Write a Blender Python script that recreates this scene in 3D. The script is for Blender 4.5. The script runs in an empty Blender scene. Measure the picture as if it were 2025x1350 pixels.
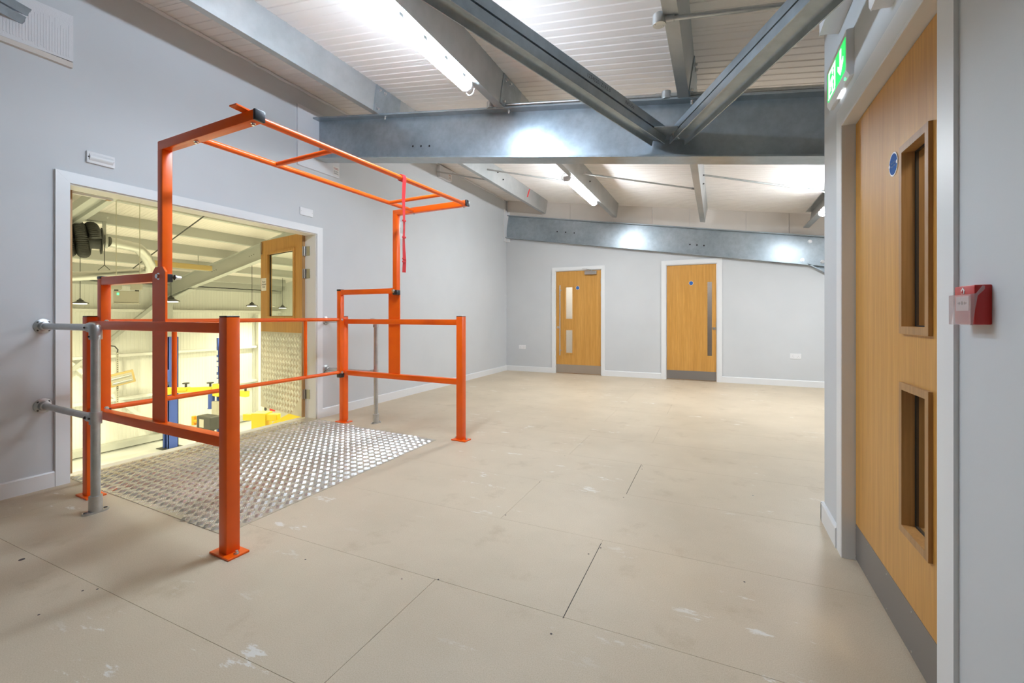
import bpy, bmesh, math, random
from mathutils import Vector as V, Matrix

random.seed(7)
C = bpy.context.scene.collection
S = bpy.context.scene
PI = math.pi
R = math.radians

# ------------------------------------------------------------------ camera, world, exposure
cam_d = bpy.data.cameras.new('camera')
cam = bpy.data.objects.new('camera', cam_d)
C.objects.link(cam)
cam.location = (0, 0, 1.1)
cam.rotation_euler = (R(90), 0, R(24.74))
cam_d.sensor_width = 36
cam_d.lens = 880 / 2025 * 36
cam_d.shift_y = -50 / 2025
cam_d.clip_start = 0.05
S.camera = cam
S.view_settings.view_transform = 'Standard'
S.view_settings.look = 'None'
S.view_settings.exposure = 0.0
S.view_settings.gamma = 1
S.view_settings.use_curve_mapping = False
w = bpy.data.worlds.new('world')
S.world = w
w.use_nodes = True
w.node_tree.nodes['Background'].inputs[0].default_value = (0.75, 0.85, 1, 1)
w.node_tree.nodes['Background'].inputs[1].default_value = 0.25
try:
    S.cycles.max_bounces = 10
    S.cycles.diffuse_bounces = 6
    S.cycles.glossy_bounces = 4
    S.cycles.sample_clamp_indirect = 6
except Exception:
    pass
TUBE_POWER = 160.0          # radiance of the batten diffusers
TUBE_COL = (0.86, 0.93, 0.99)
TUBE_NEAR = (0.75, 0.91, 1.10)
BAY_POWER = 150.0          # watts of each workshop lamp
BAY_COL = (1.0, 0.94, 0.60)

# ------------------------------------------------------------------ materials
MAT = {}
def new_mat(name):
    m = bpy.data.materials.new(name)
    m.use_nodes = True
    MAT[name] = m
    nt = m.node_tree
    return m, nt, nt.nodes['Principled BSDF']
def col4(c):
    return (c[0], c[1], c[2], 1)
def simple(name, c, rough=0.5, metal=0.0, coat=0.0, spec=0.5, emit=None, es=0.0):
    m, nt, b = new_mat(name)
    b.inputs['Base Color'].default_value = col4(c)
    b.inputs['Roughness'].default_value = rough
    b.inputs['Metallic'].default_value = metal
    b.inputs['Coat Weight'].default_value = coat
    b.inputs['Specular IOR Level'].default_value = spec
    if emit:
        b.inputs['Emission Color'].default_value = col4(emit)
        b.inputs['Emission Strength'].default_value = es
    return m
def coords(nt, scale):
    g = nt.nodes.new('ShaderNodeNewGeometry')
    mp = nt.nodes.new('ShaderNodeMapping')
    mp.inputs['Scale'].default_value = scale
    nt.links.new(g.outputs['Position'], mp.inputs['Vector'])
    return mp.outputs['Vector']
def noise(nt, scale, sc=1.0, detail=4, rough=0.55):
    n = nt.nodes.new('ShaderNodeTexNoise')
    n.inputs['Scale'].default_value = sc
    n.inputs['Detail'].default_value = detail
    n.inputs['Roughness'].default_value = rough
    nt.links.new(coords(nt, scale), n.inputs['Vector'])
    return n.outputs['Fac']
def ramp(nt, fac, stops):
    r = nt.nodes.new('ShaderNodeValToRGB')
    els = r.color_ramp.elements
    while len(els) < len(stops):
        els.new(0.5)
    for e, (p, c) in zip(els, stops):
        e.position = p
        e.color = col4(c) if len(c) == 3 else c
    nt.links.new(fac, r.inputs['Fac'])
    return r.outputs['Color']
def mix(nt, fac, a, b, mode='MIX'):
    n = nt.nodes.new('ShaderNodeMix')
    n.data_type = 'RGBA'
    n.blend_type = mode
    for sock, v in ((n.inputs[0], fac), (n.inputs[6], a), (n.inputs[7], b)):
        if hasattr(v, 'node'):
            nt.links.new(v, sock)
        elif isinstance(v, (int, float)):
            sock.default_value = v
        else:
            sock.default_value = col4(v)
    return n.outputs[2]
def bump(nt, b, h, strength=0.2, dist=0.01):
    n = nt.nodes.new('ShaderNodeBump')
    n.inputs['Strength'].default_value = strength
    n.inputs['Distance'].default_value = dist
    nt.links.new(h, n.inputs['Height'])
    nt.links.new(n.outputs['Normal'], b.inputs['Normal'])

def paint(name, c, rough=0.55, var=0.03, bs=0.05):
    m, nt, b = new_mat(name)
    f = noise(nt, (1, 1, 1), 1.3, 3)
    lo = tuple(x * (1 - var) for x in c)
    hi = tuple(min(1, x * (1 + var)) for x in c)
    nt.links.new(ramp(nt, f, [(0.3, lo), (0.7, hi)]), b.inputs['Base Color'])
    b.inputs['Roughness'].default_value = rough
    bump(nt, b, noise(nt, (1, 1, 1), 180, 2), bs, 0.002)
    return m
paint('wall_paint', (0.60, 0.615, 0.63), 0.6)
paint('white_gloss', (0.78, 0.785, 0.79), 0.35, 0.01, 0.02)
paint('liner_sheet', (0.87, 0.815, 0.775), 0.5, 0.02, 0.0)
paint('mineral_board', (0.66, 0.61, 0.56), 0.8, 0.06, 0.3)
paint('filler_patch', (0.74, 0.74, 0.76), 0.8, 0.05, 0.4)
paint('workshop_sheet', (0.80, 0.80, 0.76), 0.4, 0.01, 0.0)
paint('workshop_floor', (0.70, 0.71, 0.70), 0.35, 0.03, 0.02)
simple('dark_gap', (0.02, 0.018, 0.015), 0.9)
simple('white_plastic', (0.80, 0.80, 0.81), 0.35)
simple('black_plastic', (0.012, 0.013, 0.016), 0.32)
simple('black_rubber', (0.02, 0.02, 0.02), 0.6)
simple('bright_bolt', (0.72, 0.73, 0.74), 0.25, 1.0)
simple('brushed_steel', (0.50, 0.47, 0.43), 0.34, 1.0)
simple('grey_kick', (0.22, 0.20, 0.185), 0.42, 0.3)
simple('red_web', (0.72, 0.03, 0.035), 0.6)
simple('red_plastic', (0.50, 0.02, 0.018), 0.35)
simple('blue_sign', (0.012, 0.10, 0.36), 0.65, spec=0.2)
simple('sign_text', (0.26, 0.38, 0.62), 0.6, spec=0.2)
simple('ink', (0.06, 0.05, 0.05), 0.8)
simple('red_ink', (0.45, 0.12, 0.12), 0.8)
simple('stamp_ink', (0.09, 0.10, 0.11), 0.8)
simple('paper', (0.82, 0.80, 0.78), 0.8)
simple('lift_blue', (0.06, 0.11, 0.42), 0.4)
simple('lift_yellow', (0.80, 0.60, 0.05), 0.4)
simple('machine_grey', (0.06, 0.06, 0.055), 0.5)
simple('machine_cream', (0.50, 0.48, 0.40), 0.5)
simple('hose_black', (0.045, 0.045, 0.04), 0.36)
simple('heater_cream', (0.55, 0.40, 0.16), 0.5)
simple('galv_duct', (0.62, 0.62, 0.58), 0.3, 0.85)
simple('orange_lamp', (0.9, 0.35, 0.02), 0.4)
simple('workshop_steel', (0.52, 0.53, 0.50), 0.5, 0.25)
simple('diffuser', (0.9, 0.9, 0.9), 0.4, emit=TUBE_COL, es=TUBE_POWER)
simple('diffuser_cool', (0.9, 0.9, 0.9), 0.4, emit=TUBE_NEAR, es=TUBE_POWER * 0.86)
simple('bay_glow', (0.9, 0.9, 0.9), 0.4, emit=BAY_COL, es=9)
simple('exit_green', (0.02, 0.5, 0.12), 0.4, emit=(0.02, 0.85, 0.16), es=1.0)
simple('exit_white', (0.9, 0.9, 0.9), 0.4, emit=(0.9, 1.0, 0.95), es=1.5)
simple('led_white', (0.9, 0.9, 0.9), 0.4, emit=(0.9, 0.97, 1.0), es=5)
simple('led_green', (0.1, 0.9, 0.3), 0.4, emit=(0.1, 1.0, 0.3), es=2)

def galv(name, c, rough, sp=0.12):
    m, nt, b = new_mat(name)
    f = noise(nt, (1, 1, 1), 14, 5, 0.65)
    g = noise(nt, (1, 1, 1), 2.2, 3)
    a = ramp(nt, f, [(0.3, tuple(x * (1 - sp) for x in c)), (0.7, tuple(min(1, x * (1 + sp)) for x in c))])
    k = ramp(nt, g, [(0.35, (0.86, 0.88, 0.88)), (0.65, (1.06, 1.05, 1.04))])
    nt.links.new(mix(nt, 1.0, a, k, 'MULTIPLY'), b.inputs['Base Color'])
    rr = ramp(nt, f, [(0.3, (rough * 0.88,) * 3), (0.7, (rough * 1.15,) * 3)])
    nt.links.new(rr, b.inputs['Roughness'])
    b.inputs['Metallic'].default_value = 0.85
    return m
galv('galv_steel', (0.37, 0.42, 0.46), 0.32)
galv('purlin_steel', (0.47, 0.48, 0.48), 0.42, 0.06)
MAT['galv_steel'].node_tree.nodes['Principled BSDF'].inputs['Metallic'].default_value = 0.62
MAT['purlin_steel'].node_tree.nodes['Principled BSDF'].inputs['Metallic'].default_value = 0.5
galv('tube_galv', (0.56, 0.57, 0.57), 0.34)
galv('tread_alu', (0.60, 0.55, 0.47), 0.46, 0.08)
galv('tread_bar', (0.76, 0.74, 0.70), 0.27, 0.03)
MAT['tread_alu'].node_tree.nodes['Principled BSDF'].inputs['Metallic'].default_value = 0.6

def orange(name):
    m, nt, b = new_mat(name)
    f = noise(nt, (1, 1, 1), 5, 3)
    nt.links.new(ramp(nt, f, [(0.3, (0.87, 0.108, 0.002)), (0.7, (0.93, 0.132, 0.003))]), b.inputs['Base Color'])
    b.inputs['Roughness'].default_value = 0.30
    b.inputs['Specular IOR Level'].default_value = 0.45
    bump(nt, b, noise(nt, (1, 1, 1), 320, 2), 0.06, 0.001)
orange('orange_coat')

def wood(name, lo, mid, hi, axis='z', rough=0.42):
    m, nt, b = new_mat(name)
    s1 = (34, 34, 1.1) if axis == 'z' else (2, 34, 34)
    s2 = (120, 120, 5)
    w1 = noise(nt, s1, 1.0, 6, 0.65)
    w2 = noise(nt, s2, 1.0, 2, 0.5)
    w3 = noise(nt, (5, 5, 0.35), 1.0, 3, 0.5)
    a = ramp(nt, w1, [(0.25, lo), (0.5, mid), (0.78, hi)])
    k = ramp(nt, w2, [(0.3, (0.90, 0.88, 0.85)), (0.7, (1.06, 1.06, 1.07))])
    k2 = ramp(nt, w3, [(0.3, (0.93, 0.91, 0.88)), (0.7, (1.05, 1.05, 1.06))])
    nt.links.new(mix(nt, 1.0, mix(nt, 1.0, a, k, 'MULTIPLY'), k2, 'MULTIPLY'), b.inputs['Base Color'])
    b.inputs['Roughness'].default_value = rough
    bump(nt, b, w2, 0.05, 0.002)
wood('oak_veneer', (0.50, 0.245, 0.045), (0.58, 0.295, 0.062), (0.65, 0.35, 0.09))
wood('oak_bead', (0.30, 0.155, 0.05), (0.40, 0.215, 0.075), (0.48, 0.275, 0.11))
wood('edge_timber', (0.36, 0.20, 0.07), (0.45, 0.26, 0.10), (0.54, 0.33, 0.15))

def chipboard():
    m, nt, b = new_mat('chipboard')
    f1 = noise(nt, (1, 1, 1), 260, 3, 0.7)
    f2 = noise(nt, (1, 1, 1), 1.1, 5, 0.6)
    f3 = noise(nt, (1, 1, 1), 4.2, 5, 0.65)
    base = ramp(nt, f1, [(0.28, (0.49, 0.395, 0.275)), (0.5, (0.58, 0.48, 0.35)), (0.75, (0.65, 0.555, 0.425))])
    v1 = ramp(nt, f2, [(0.3, (0.90, 0.89, 0.87)), (0.62, (1.05, 1.05, 1.05))])
    base = mix(nt, 1.0, base, v1, 'MULTIPLY')
    st = ramp(nt, f3, [(0.58, (0, 0, 0)), (0.74, (1, 1, 1))])      # brown damp marks
    base = mix(nt, mix(nt, 1.0, st, (0.30, 0.30, 0.30), 'MULTIPLY'), base, (0.30, 0.20, 0.10))
    f4 = noise(nt, (1.2, 3.4, 1), 2.6, 7, 0.72)
    f5 = noise(nt, (1, 1, 1), 0.9, 2, 0.5)
    pm = ramp(nt, f4, [(0.61, (0, 0, 0)), (0.65, (1, 1, 1))])     # smears of white plaster
    ga = ramp(nt, f5, [(0.46, (0, 0, 0)), (0.56, (1, 1, 1))])
    pm = mix(nt, 1.0, mix(nt, 1.0, pm, ga, 'MULTIPLY'), (0.65, 0.65, 0.65), 'MULTIPLY')
    base = mix(nt, pm, base, (0.80, 0.79, 0.76))
    nt.links.new(base, b.inputs['Base Color'])
    b.inputs['Roughness'].default_value = 0.48
    b.inputs['Specular IOR Level'].default_value = 0.35
    bump(nt, b, f1, 0.05, 0.002)
chipboard()

def glass(name, tint=(1, 1, 1), rough=0.02, trans=0.9, refl=0.12):
    m, nt, b = new_mat(name)
    out = nt.nodes['Material Output']
    tr = nt.nodes.new('ShaderNodeBsdfTransparent')
    tr.inputs[0].default_value = col4(tint)
    gl = nt.nodes.new('ShaderNodeBsdfGlossy')
    gl.inputs['Roughness'].default_value = rough
    fr = nt.nodes.new('ShaderNodeFresnel')
    fr.inputs['IOR'].default_value = 1.45
    mx = nt.nodes.new('ShaderNodeMixShader')
    ge = nt.nodes.new('ShaderNodeNewGeometry')
    iv = nt.nodes.new('ShaderNodeMath')
    iv.operation = 'SUBTRACT'
    iv.inputs[0].default_value = 1.0
    nt.links.new(ge.outputs['Backfacing'], iv.inputs[1])
    ml = nt.nodes.new('ShaderNodeMath')
    ml.operation = 'MULTIPLY'
    nt.links.new(fr.outputs[0], ml.inputs[0])
    nt.links.new(iv.outputs[0], ml.inputs[1])
    nt.links.new(ml.outputs[0], mx.inputs[0])
    nt.links.new(tr.outputs[0], mx.inputs[1])
    nt.links.new(gl.outputs[0], mx.inputs[2])
    nt.links.new(mx.outputs[0], out.inputs['Surface'])
glass('clear_glass', (0.93, 0.95, 0.93))
glass('smoked_glass', (0.62, 0.60, 0.58))
def frosted(name, tint):
    m, nt, b = new_mat(name)
    out = nt.nodes['Material Output']
    tr = nt.nodes.new('ShaderNodeBsdfTransparent')
    tr.inputs[0].default_value = col4(tint)
    b.inputs['Base Color'].default_value = (0.75, 0.65, 0.65, 1)
    b.inputs['Roughness'].default_value = 0.15
    mx = nt.nodes.new('ShaderNodeMixShader')
    mx.inputs[0].default_value = 0.30
    nt.links.new(tr.outputs[0], mx.inputs[1])
    nt.links.new(b.outputs[0], mx.inputs[2])
    nt.links.new(mx.outputs[0], out.inputs['Surface'])
frosted('clear_flap', (0.95, 0.93, 0.93))

# ------------------------------------------------------------------ mesh helpers
class MB:
    def __init__(s):
        s.bm = bmesh.new()
    def _merge(s, b):
        me = bpy.data.meshes.new('tmp')
        b.to_mesh(me)
        s.bm.from_mesh(me)
        bpy.data.meshes.remove(me)
        b.free()
    def hexa(s, p, bev=0, seg=1):
        """eight corners: bottom 4 ring, top 4 ring"""
        b = bmesh.new()
        v = [b.verts.new(x) for x in p]
        for f in ((3, 2, 1, 0), (4, 5, 6, 7), (0, 1, 5, 4), (1, 2, 6, 5), (2, 3, 7, 6), (3, 0, 4, 7)):
            b.faces.new([v[i] for i in f])
        if bev:
            bmesh.ops.bevel(b, geom=b.edges[:], offset=bev, segments=seg, profile=0.5, affect='EDGES')
        s._merge(b)
        return s
    def box(s, lo, hi, bev=0, seg=1):
        x0, y0, z0 = (min(a, b) for a, b in zip(lo, hi))
        x1, y1, z1 = (max(a, b) for a, b in zip(lo, hi))
        return s.hexa([(x0, y0, z0), (x1, y0, z0), (x1, y1, z0), (x0, y1, z0),
                       (x0, y0, z1), (x1, y0, z1), (x1, y1, z1), (x0, y1, z1)], bev, seg)
    def bar(s, p, q, wd, ht, up=(0, 0, 1), bev=0, seg=1):
        p, q, up = V(p), V(q), V(up)
        d = (q - p).normalized()
        sd = d.cross(up).normalized()
        u = sd.cross(d).normalized()
        a, c = sd * wd / 2, u * ht / 2
        return s.hexa([p - a - c, p + a - c, q + a - c, q - a - c, p - a + c, p + a + c, q + a + c, q - a + c], bev, seg)
    def tube(s, p, q, r, n=14, r2=None, caps=True):
        p, q = V(p), V(q)
        d = (q - p).normalized()
        ref = V((0, 0, 1)) if abs(d.z) < 0.9 else V((1, 0, 0))
        a = d.cross(ref).normalized()
        c = d.cross(a).normalized()
        r2 = r if r2 is None else r2
        b = s.bm
        A = [b.verts.new(p + (a * math.cos(t) + c * math.sin(t)) * r) for t in (2 * PI * i / n for i in range(n))]
        B = [b.verts.new(q + (a * math.cos(t) + c * math.sin(t)) * r2) for t in (2 * PI * i / n for i in range(n))]
        for i in range(n):
            j = (i + 1) % n
            b.faces.new((A[i], A[j], B[j], B[i]))
        if caps:
            b.faces.new(A[::-1])
            b.faces.new(B)
        return s
    def path(s, pts, r, n=12, radii=None, closed=False):
        pts = [V(p) for p in pts]
        m = len(pts)
        rings = []
        a = None
        for i, p in enumerate(pts):
            if closed:
                d = (pts[(i + 1) % m] - pts[i - 1]).normalized()
            else:
                d = (pts[min(i + 1, m - 1)] - pts[max(i - 1, 0)]).normalized()
            if a is None:
                ref = V((0, 0, 1)) if abs(d.z) < 0.9 else V((1, 0, 0))
                a = d.cross(ref).normalized()
            else:
                a = (a - d * a.dot(d)).normalized()
            c = d.cross(a)
            rr = radii[i] if radii else r
            rings.append([s.bm.verts.new(p + (a * math.cos(t) + c * math.sin(t)) * rr) for t in (2 * PI * k / n for k in range(n))])
        for i in range(m if closed else m - 1):
            A, B = rings[i], rings[(i + 1) % m]
            for k in range(n):
                j = (k + 1) % n
                s.bm.faces.new((A[k], A[j], B[j], B[k]))
        if not closed:
            s.bm.faces.new(rings[0][::-1])
            s.bm.faces.new(rings[-1])
        return s
    def lathe(s, base, axis, prof, n=18):
        base, d = V(base), V(axis).normalized()
        ref = V((0, 0, 1)) if abs(d.z) < 0.9 else V((1, 0, 0))
        a = d.cross(ref).normalized()
        c = d.cross(a)
        rings = []
        for h, r in prof:
            rings.append([s.bm.verts.new(base + d * h + (a * math.cos(t) + c * math.sin(t)) * max(r, 1e-5)) for t in (2 * PI * k / n for k in range(n))])
        for A, B in zip(rings, rings[1:]):
            for k in range(n):
                j = (k + 1) % n
                s.bm.faces.new((A[k], A[j], B[j], B[k]))
        s.bm.faces.new(rings[0][::-1])
        s.bm.faces.new(rings[-1])
        return s
    def prism(s, pts, vec):
        pts, vec = [V(p) for p in pts], V(vec)
        A = [s.bm.verts.new(p) for p in pts]
        B = [s.bm.verts.new(p + vec) for p in pts]
        n = len(pts)
        for i in range(n):
            j = (i + 1) % n
            s.bm.faces.new((A[i], A[j], B[j], B[i]))
        s.bm.faces.new(A[::-1])
        s.bm.faces.new(B)
        return s
    def build(s, name, mat, parent=None, angle=35, origin=None):
        bmesh.ops.recalc_face_normals(s.bm, faces=s.bm.faces[:])
        off = WO[parent.name] if parent is not None else (V(origin) if origin is not None else V((0, 0, 0)))
        if off.length:
            bmesh.ops.translate(s.bm, vec=-off, verts=s.bm.verts[:])
        me = bpy.data.meshes.new(name)
        s.bm.to_mesh(me)
        s.bm.free()
        me.materials.append(MAT[mat])
        for p in me.polygons:
            p.use_smooth = True
        me.set_sharp_from_angle(angle=R(angle))
        o = bpy.data.objects.new(name, me)
        C.objects.link(o)
        if parent is not None:
            o.parent = parent
            WO[o.name] = off
        else:
            o.location = off
            WO[o.name] = off.copy()
        return o
WO = {}
def tag(o, label=None, cat=None, group=None, kind=None):
    if label: o['label'] = label
    if cat: o['category'] = cat
    if group: o['group'] = group
    if kind: o['kind'] = kind
    return o
def thing(name, label, cat, loc, group=None):
    o = bpy.data.objects.new(name, None)
    C.objects.link(o)
    o.location = loc
    o.empty_display_size = 0.1
    WO[o.name] = V(loc)
    return tag(o, label, cat, group)
def empty_structure(name, loc=(0, 0, 0)):
    o = bpy.data.objects.new(name, None)
    C.objects.link(o)
    o.location = loc
    WO[o.name] = V(loc)
    o['kind'] = 'structure'
    return o
def struct(name, mb, mat):
    return tag(mb.build(name, mat), kind='structure')
def text_part(body, size, frame, mat, parent, name='lettering', depth=0.0006, align='CENTER', spacing=1.0):
    """flat lettering: frame = (origin, x direction, y direction)"""
    cu = bpy.data.curves.new('tmp_text', 'FONT')
    cu.body = body
    cu.size = size
    cu.align_x = align
    cu.align_y = 'CENTER'
    cu.extrude = depth / 2
    cu.space_line = 0.95
    cu.space_character = spacing
    cu.resolution_u = 2
    o = bpy.data.objects.new('tmp_text', cu)
    C.objects.link(o)
    dg = bpy.context.evaluated_depsgraph_get()
    me = bpy.data.meshes.new_from_object(o.evaluated_get(dg))
    bpy.data.objects.remove(o)
    org, X, Y = V(frame[0]), V(frame[1]).normalized(), V(frame[2]).normalized()
    Z = X.cross(Y)
    b = MB()
    b.bm.from_mesh(me)
    bpy.data.meshes.remove(me)
    M = Matrix((X, Y, Z)).transposed().to_4x4()
    M.translation = org
    b.bm.transform(M)
    return b.build(name, mat, parent)
def bolt(p, d, r, h, parent, name='bolt', mat='bright_bolt'):
    d = V(d).normalized()
    p = V(p)
    return MB().tube(p - d * 0.001, p + d * h * 0.25, r * 1.45, 12).tube(p + d * h * 0.2, p + d * h, r, 6).build(name, mat, parent)

# slopes
def roof_z(x):      # underside of the liner sheets over the room
    return 3.45 - 0.148 * (x + 3.9)
def pur_z(x):       # underside of the purlins
    return 3.20 - 0.148 * (x + 3.9)
def shop_z(x):      # top of the workshop rafters
    return 2.18 + 0.2143 * (x + 16.15)

# ------------------------------------------------------------------ floor
XW, YF, XR = -3.9, 8.19, 0.524
floor = struct('floor', MB().box((-4.03, -3.3, -0.25), (2.6, 8.3, -0.022)), 'chipboard')
row_y = [0.94 + 0.617 * k for k in range(-7, 13)]
row_y[-1] = 8.25
k = 0
for i in range(len(row_y) - 1):
    y0, y1 = row_y[i], row_y[i + 1]
    off = -1.07 if i % 2 == 1 else -0.51
    cuts = [-4.02] + [x for x in (off - 2.47, off, off + 2.47) if -3.9 < x < 2.5] + [2.58]
    for x0, x1 in zip(cuts, cuts[1:]):
        g = 0.0003 + 0.0004 * random.random()
        o = MB().box((x0 + g, y0 + g, -0.022), (x1 - g, y1 - g, 0.0), 0.0006).build('floor_board', 'chipboard', floor)
# butt joints that have opened up in the photograph
for x, ya, yb in ((-0.51, 1.55, 2.14), (-0.51, 2.80, 3.40)):
    MB().box((x - 0.0014, ya, -0.01), (x + 0.0014, yb, 0.0004)).build('joint_gap', 'dark_gap', floor)
for x, y in ((-1.058, 1.56), (-1.063, 2.222), (-0.54, 2.019), (-0.502, 2.096), (0.103, 2.077), (-0.522, 1.457), (-1.691, 1.437),
             (-1.07, 2.76), (-0.5, 3.371), (-0.516, 2.739), (-2.271, 0.76), (-1.09, 3.36), (-0.49, 3.30), (-2.31, 0.90), (-2.27, 0.93), (-1.2, 1.50), (0.2, 3.1)):
    MB().lathe((x, y, -0.001), (0, 0, 1), [(0, 0.0048), (0.0012, 0.0042), (0.0014, 0.001)], 10).build('screw_head', 'ink' if random.random() < 0.8 else 'bright_bolt', floor)
tag(MB().lathe((-2.856, 0.90, 0), (0, 0, 1), [(0, 0.011), (0.001, 0.010), (0.0012, 0.001)], 14).build('knot_hole', 'ink', floor))

# ------------------------------------------------------------------ left wall (to the workshop), with the double doorway
OY0, OY1, OZ = 1.455, 3.445, 1.972
mb = MB()
mb.box((-4.05, -3.3, 0), (XW, OY0 - 0.03, 3.47))
mb.box((-4.05, OY1 + 0.03, 0), (XW, 8.3, 3.47))
mb.box((-4.05, OY0 - 0.03, OZ + 0.03), (XW, OY1 + 0.03, 3.47))
struct('wall_left', mb, 'wall_paint')
# lining of the opening
mb = MB()
mb.box((-4.06, OY0 - 0.03, 0), (-3.897, OY0, OZ), 0.001)
mb.box((-4.06, OY1, 0), (-3.897, OY1 + 0.03, OZ), 0.001)
mb.box((-4.06, OY0 - 0.03, OZ), (-3.897, OY1 + 0.03, OZ + 0.03), 0.001)
mb.box((-4.00, OY0, 0), (-3.965, OY0 + 0.008, OZ), 0.001)
struct('trim_1', mb, 'white_gloss')
# casing: two legs and a head with mitred corners
def casing(name, a, b, out, top, u0, u1, f, t, wd):
    """flat frame in the plane given by f(u, z, depth) around an opening u0..u1, 0..top"""
    root = empty_structure(name)
    def pr(pts, nm):
        A = [f(u, z, 0.0) for u, z in pts]
        vec = V(f(u0, 0, t)) - V(f(u0, 0, 0))
        MB().prism(A, vec).build(nm, 'white_gloss', root)
    pr([(u0 - wd, 0), (u0, 0), (u0, top), (u0 - wd, top + wd)], 'casing_leg')
    pr([(u1, 0), (u1 + wd, 0), (u1 + wd, top + wd), (u1, top)], 'casing_leg')
    pr([(u0, top + 0.0006), (u1, top + 0.0006), (u1 + wd, top + wd + 0.0006), (u0 - wd, top + wd + 0.0006)], 'casing_head')
    return root
casing('trim_2', 0, 0, 0, OZ + 0.008, OY0 - 0.006, OY1 + 0.006, lambda u, z, d: (XW + d, u, z), 0.018, 0.072)
# skirting
def skirt(name, p, q, n):
    p, q, n = V(p), V(q), V(n)
    prof = [(0, 0), (0.015, 0), (0.015, 0.092), (0.010, 0.099), (0, 0.1)]
    return struct(name, MB().prism([p + n * d + V((0, 0, z)) for d, z in prof], q - p), 'white_gloss')
skirt('baseboard_left', (XW, -3.2, 0), (XW, OY0 - 0.079, 0), (1, 0, 0))
skirt('baseboard_left.001', (XW, OY1 + 0.079, 0), (XW, YF, 0), (1, 0, 0))
# mastic bead along the top of the wall
random.seed(3)
pts = []
y = -3.0
while y < 8.1:
    pts.append((XW + 0.005, y, 3.437 + random.uniform(-0.006, 0.004)))
    y += 0.085
struct('trim_3', MB().path(pts, 0.013, 8, [0.011 + random.uniform(0, 0.006) for _ in pts]), 'filler_patch')

# ------------------------------------------------------------------ far wall with two doors
D1 = (-2.838, -1.958, 1.962)
D2 = (-0.800, -0.010, 1.980)
mb = MB()
for x0, x1 in ((-4.05, D1[0] - 0.03), (D1[1] + 0.03, D2[0] - 0.03), (D2[1] + 0.03, 2.7)):
    mb.box((x0, YF, 0), (x1, YF + 0.12, 3.5 if x0 < -2 else 3.25))
mb.box((D1[0] - 0.03, YF, D1[2] + 0.03), (D1[1] + 0.03, YF + 0.12, 3.4))
mb.box((D2[0] - 0.03, YF, D2[2] + 0.03), (D2[1] + 0.03, YF + 0.12, 3.1))
struct('wall_far', mb, 'wall_paint')
for i, D in enumerate((D1, D2)):
    mb = MB()
    mb.box((D[0] - 0.03, YF - 0.002, 0), (D[0] - 0.002, YF + 0.12, D[2] + 0.03), 0.001)
    mb.box((D[1] + 0.002, YF - 0.002, 0), (D[1] + 0.03, YF + 0.12, D[2] + 0.03), 0.001)
    mb.box((D[0] - 0.002, YF - 0.002, D[2] + 0.003), (D[1] + 0.002, YF + 0.12, D[2] + 0.03), 0.001)
    struct('trim_%d' % (4 + i), mb, 'white_gloss')
    casing('trim_%d' % (6 + i), 0, 0, 0, D[2] + 0.014, D[0] - 0.014, D[1] + 0.014, lambda u, z, d: (u, YF - d, z), 0.018, 0.062 if i == 0 else 0.072)
skirt('baseboard_far', (XW, YF, 0), (D1[0] - 0.077, YF, 0), (0, -1, 0))
skirt('baseboard_far.001', (D1[1] + 0.077, YF, 0), (D2[0] - 0.087, YF, 0), (0, -1, 0))
skirt('baseboard_far.002', (D2[1] + 0.087, YF, 0), (2.6, YF, 0), (0, -1, 0))
# boards closing the gap between far rafter and roof
far_band = empty_structure('trim_8')
ed = [-3.86, -2.545, -1.74, -1.04, -0.424, 0.427, 1.027, 1.9, 2.6]
for a, b in zip(ed, ed[1:]):
    z0 = lambda x: 2.95 - 0.154 * (x + 3.9)
    MB().prism([(a + 0.002, YF - 0.022, z0(a)), (b - 0.002, YF - 0.022, z0(b)), (b - 0.002, YF - 0.022, roof_z(b) + 0.02), (a + 0.002, YF - 0.022, roof_z(a) + 0.02)],
               (0, 0.02, 0)).build('closing_board', 'mineral_board', far_band)

# lit room behind door_1 and dark room behind door_2
mb = MB()
mb.box((-3.4, 9.6, -0.02), (-1.35, 9.7, 2.6)).box((-3.5, 8.31, -0.02), (-3.4, 9.7, 2.6)).box((-1.35, 8.31, -0.02), (-1.25, 9.7, 2.6)).box((-3.5, 8.31, 2.6), (-1.25, 9.7, 2.68))
mb.box((-1.25, 9.6, -0.02), (0.7, 9.7, 2.6)).box((0.7, 8.31, -0.02), (0.8, 9.7, 2.6)).box((-1.25, 8.31, 2.6), (0.8, 9.7, 2.68))
struct('wall_beyond', mb, 'wall_paint')
struct('floor.001', MB().box((-3.5, 8.3, -0.1), (0.8, 9.7, -0.001)), 'chipboard')

def slab_with_holes(u0, u1, z0, z1, holes):
    """rectangles covering u0..u1 x z0..z1 less the holes (holes stacked in one column)"""
    hu0, hu1 = holes[0][0], holes[0][1]
    out = [(u0, hu0, z0, z1), (hu1, u1, z0, z1)]
    zs = z0
    for h in sorted(holes, key=lambda h: h[2]):
        out.append((hu0, hu1, zs, h[2]))
        zs = h[3]
    out.append((hu0, hu1, zs, z1))
    return out
def bead_frame(mapf, u0, u1, z0, z1, wd, d0, d1):
    """four mitred bead pieces in plane coords; mapf(u, z, d) to world"""
    mb = MB()
    q = [((u0 - wd, z0 - wd), (u1 + wd, z0 - wd), (u1, z0), (u0, z0)), ((u1 + wd, z0 - wd), (u1 + wd, z1 + wd), (u1, z1), (u1, z0)),
         ((u1 + wd, z1 + wd), (u0 - wd, z1 + wd), (u0, z1), (u1, z1)), ((u0 - wd, z1 + wd), (u0 - wd, z0 - wd), (u0, z0), (u0, z1))]
    for a in q:
        A = [mapf(u, z, d0) for u, z in a]
        mb.prism(A, V(mapf(0, 0, d1)) - V(mapf(0, 0, d0)))
    return mb
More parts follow.
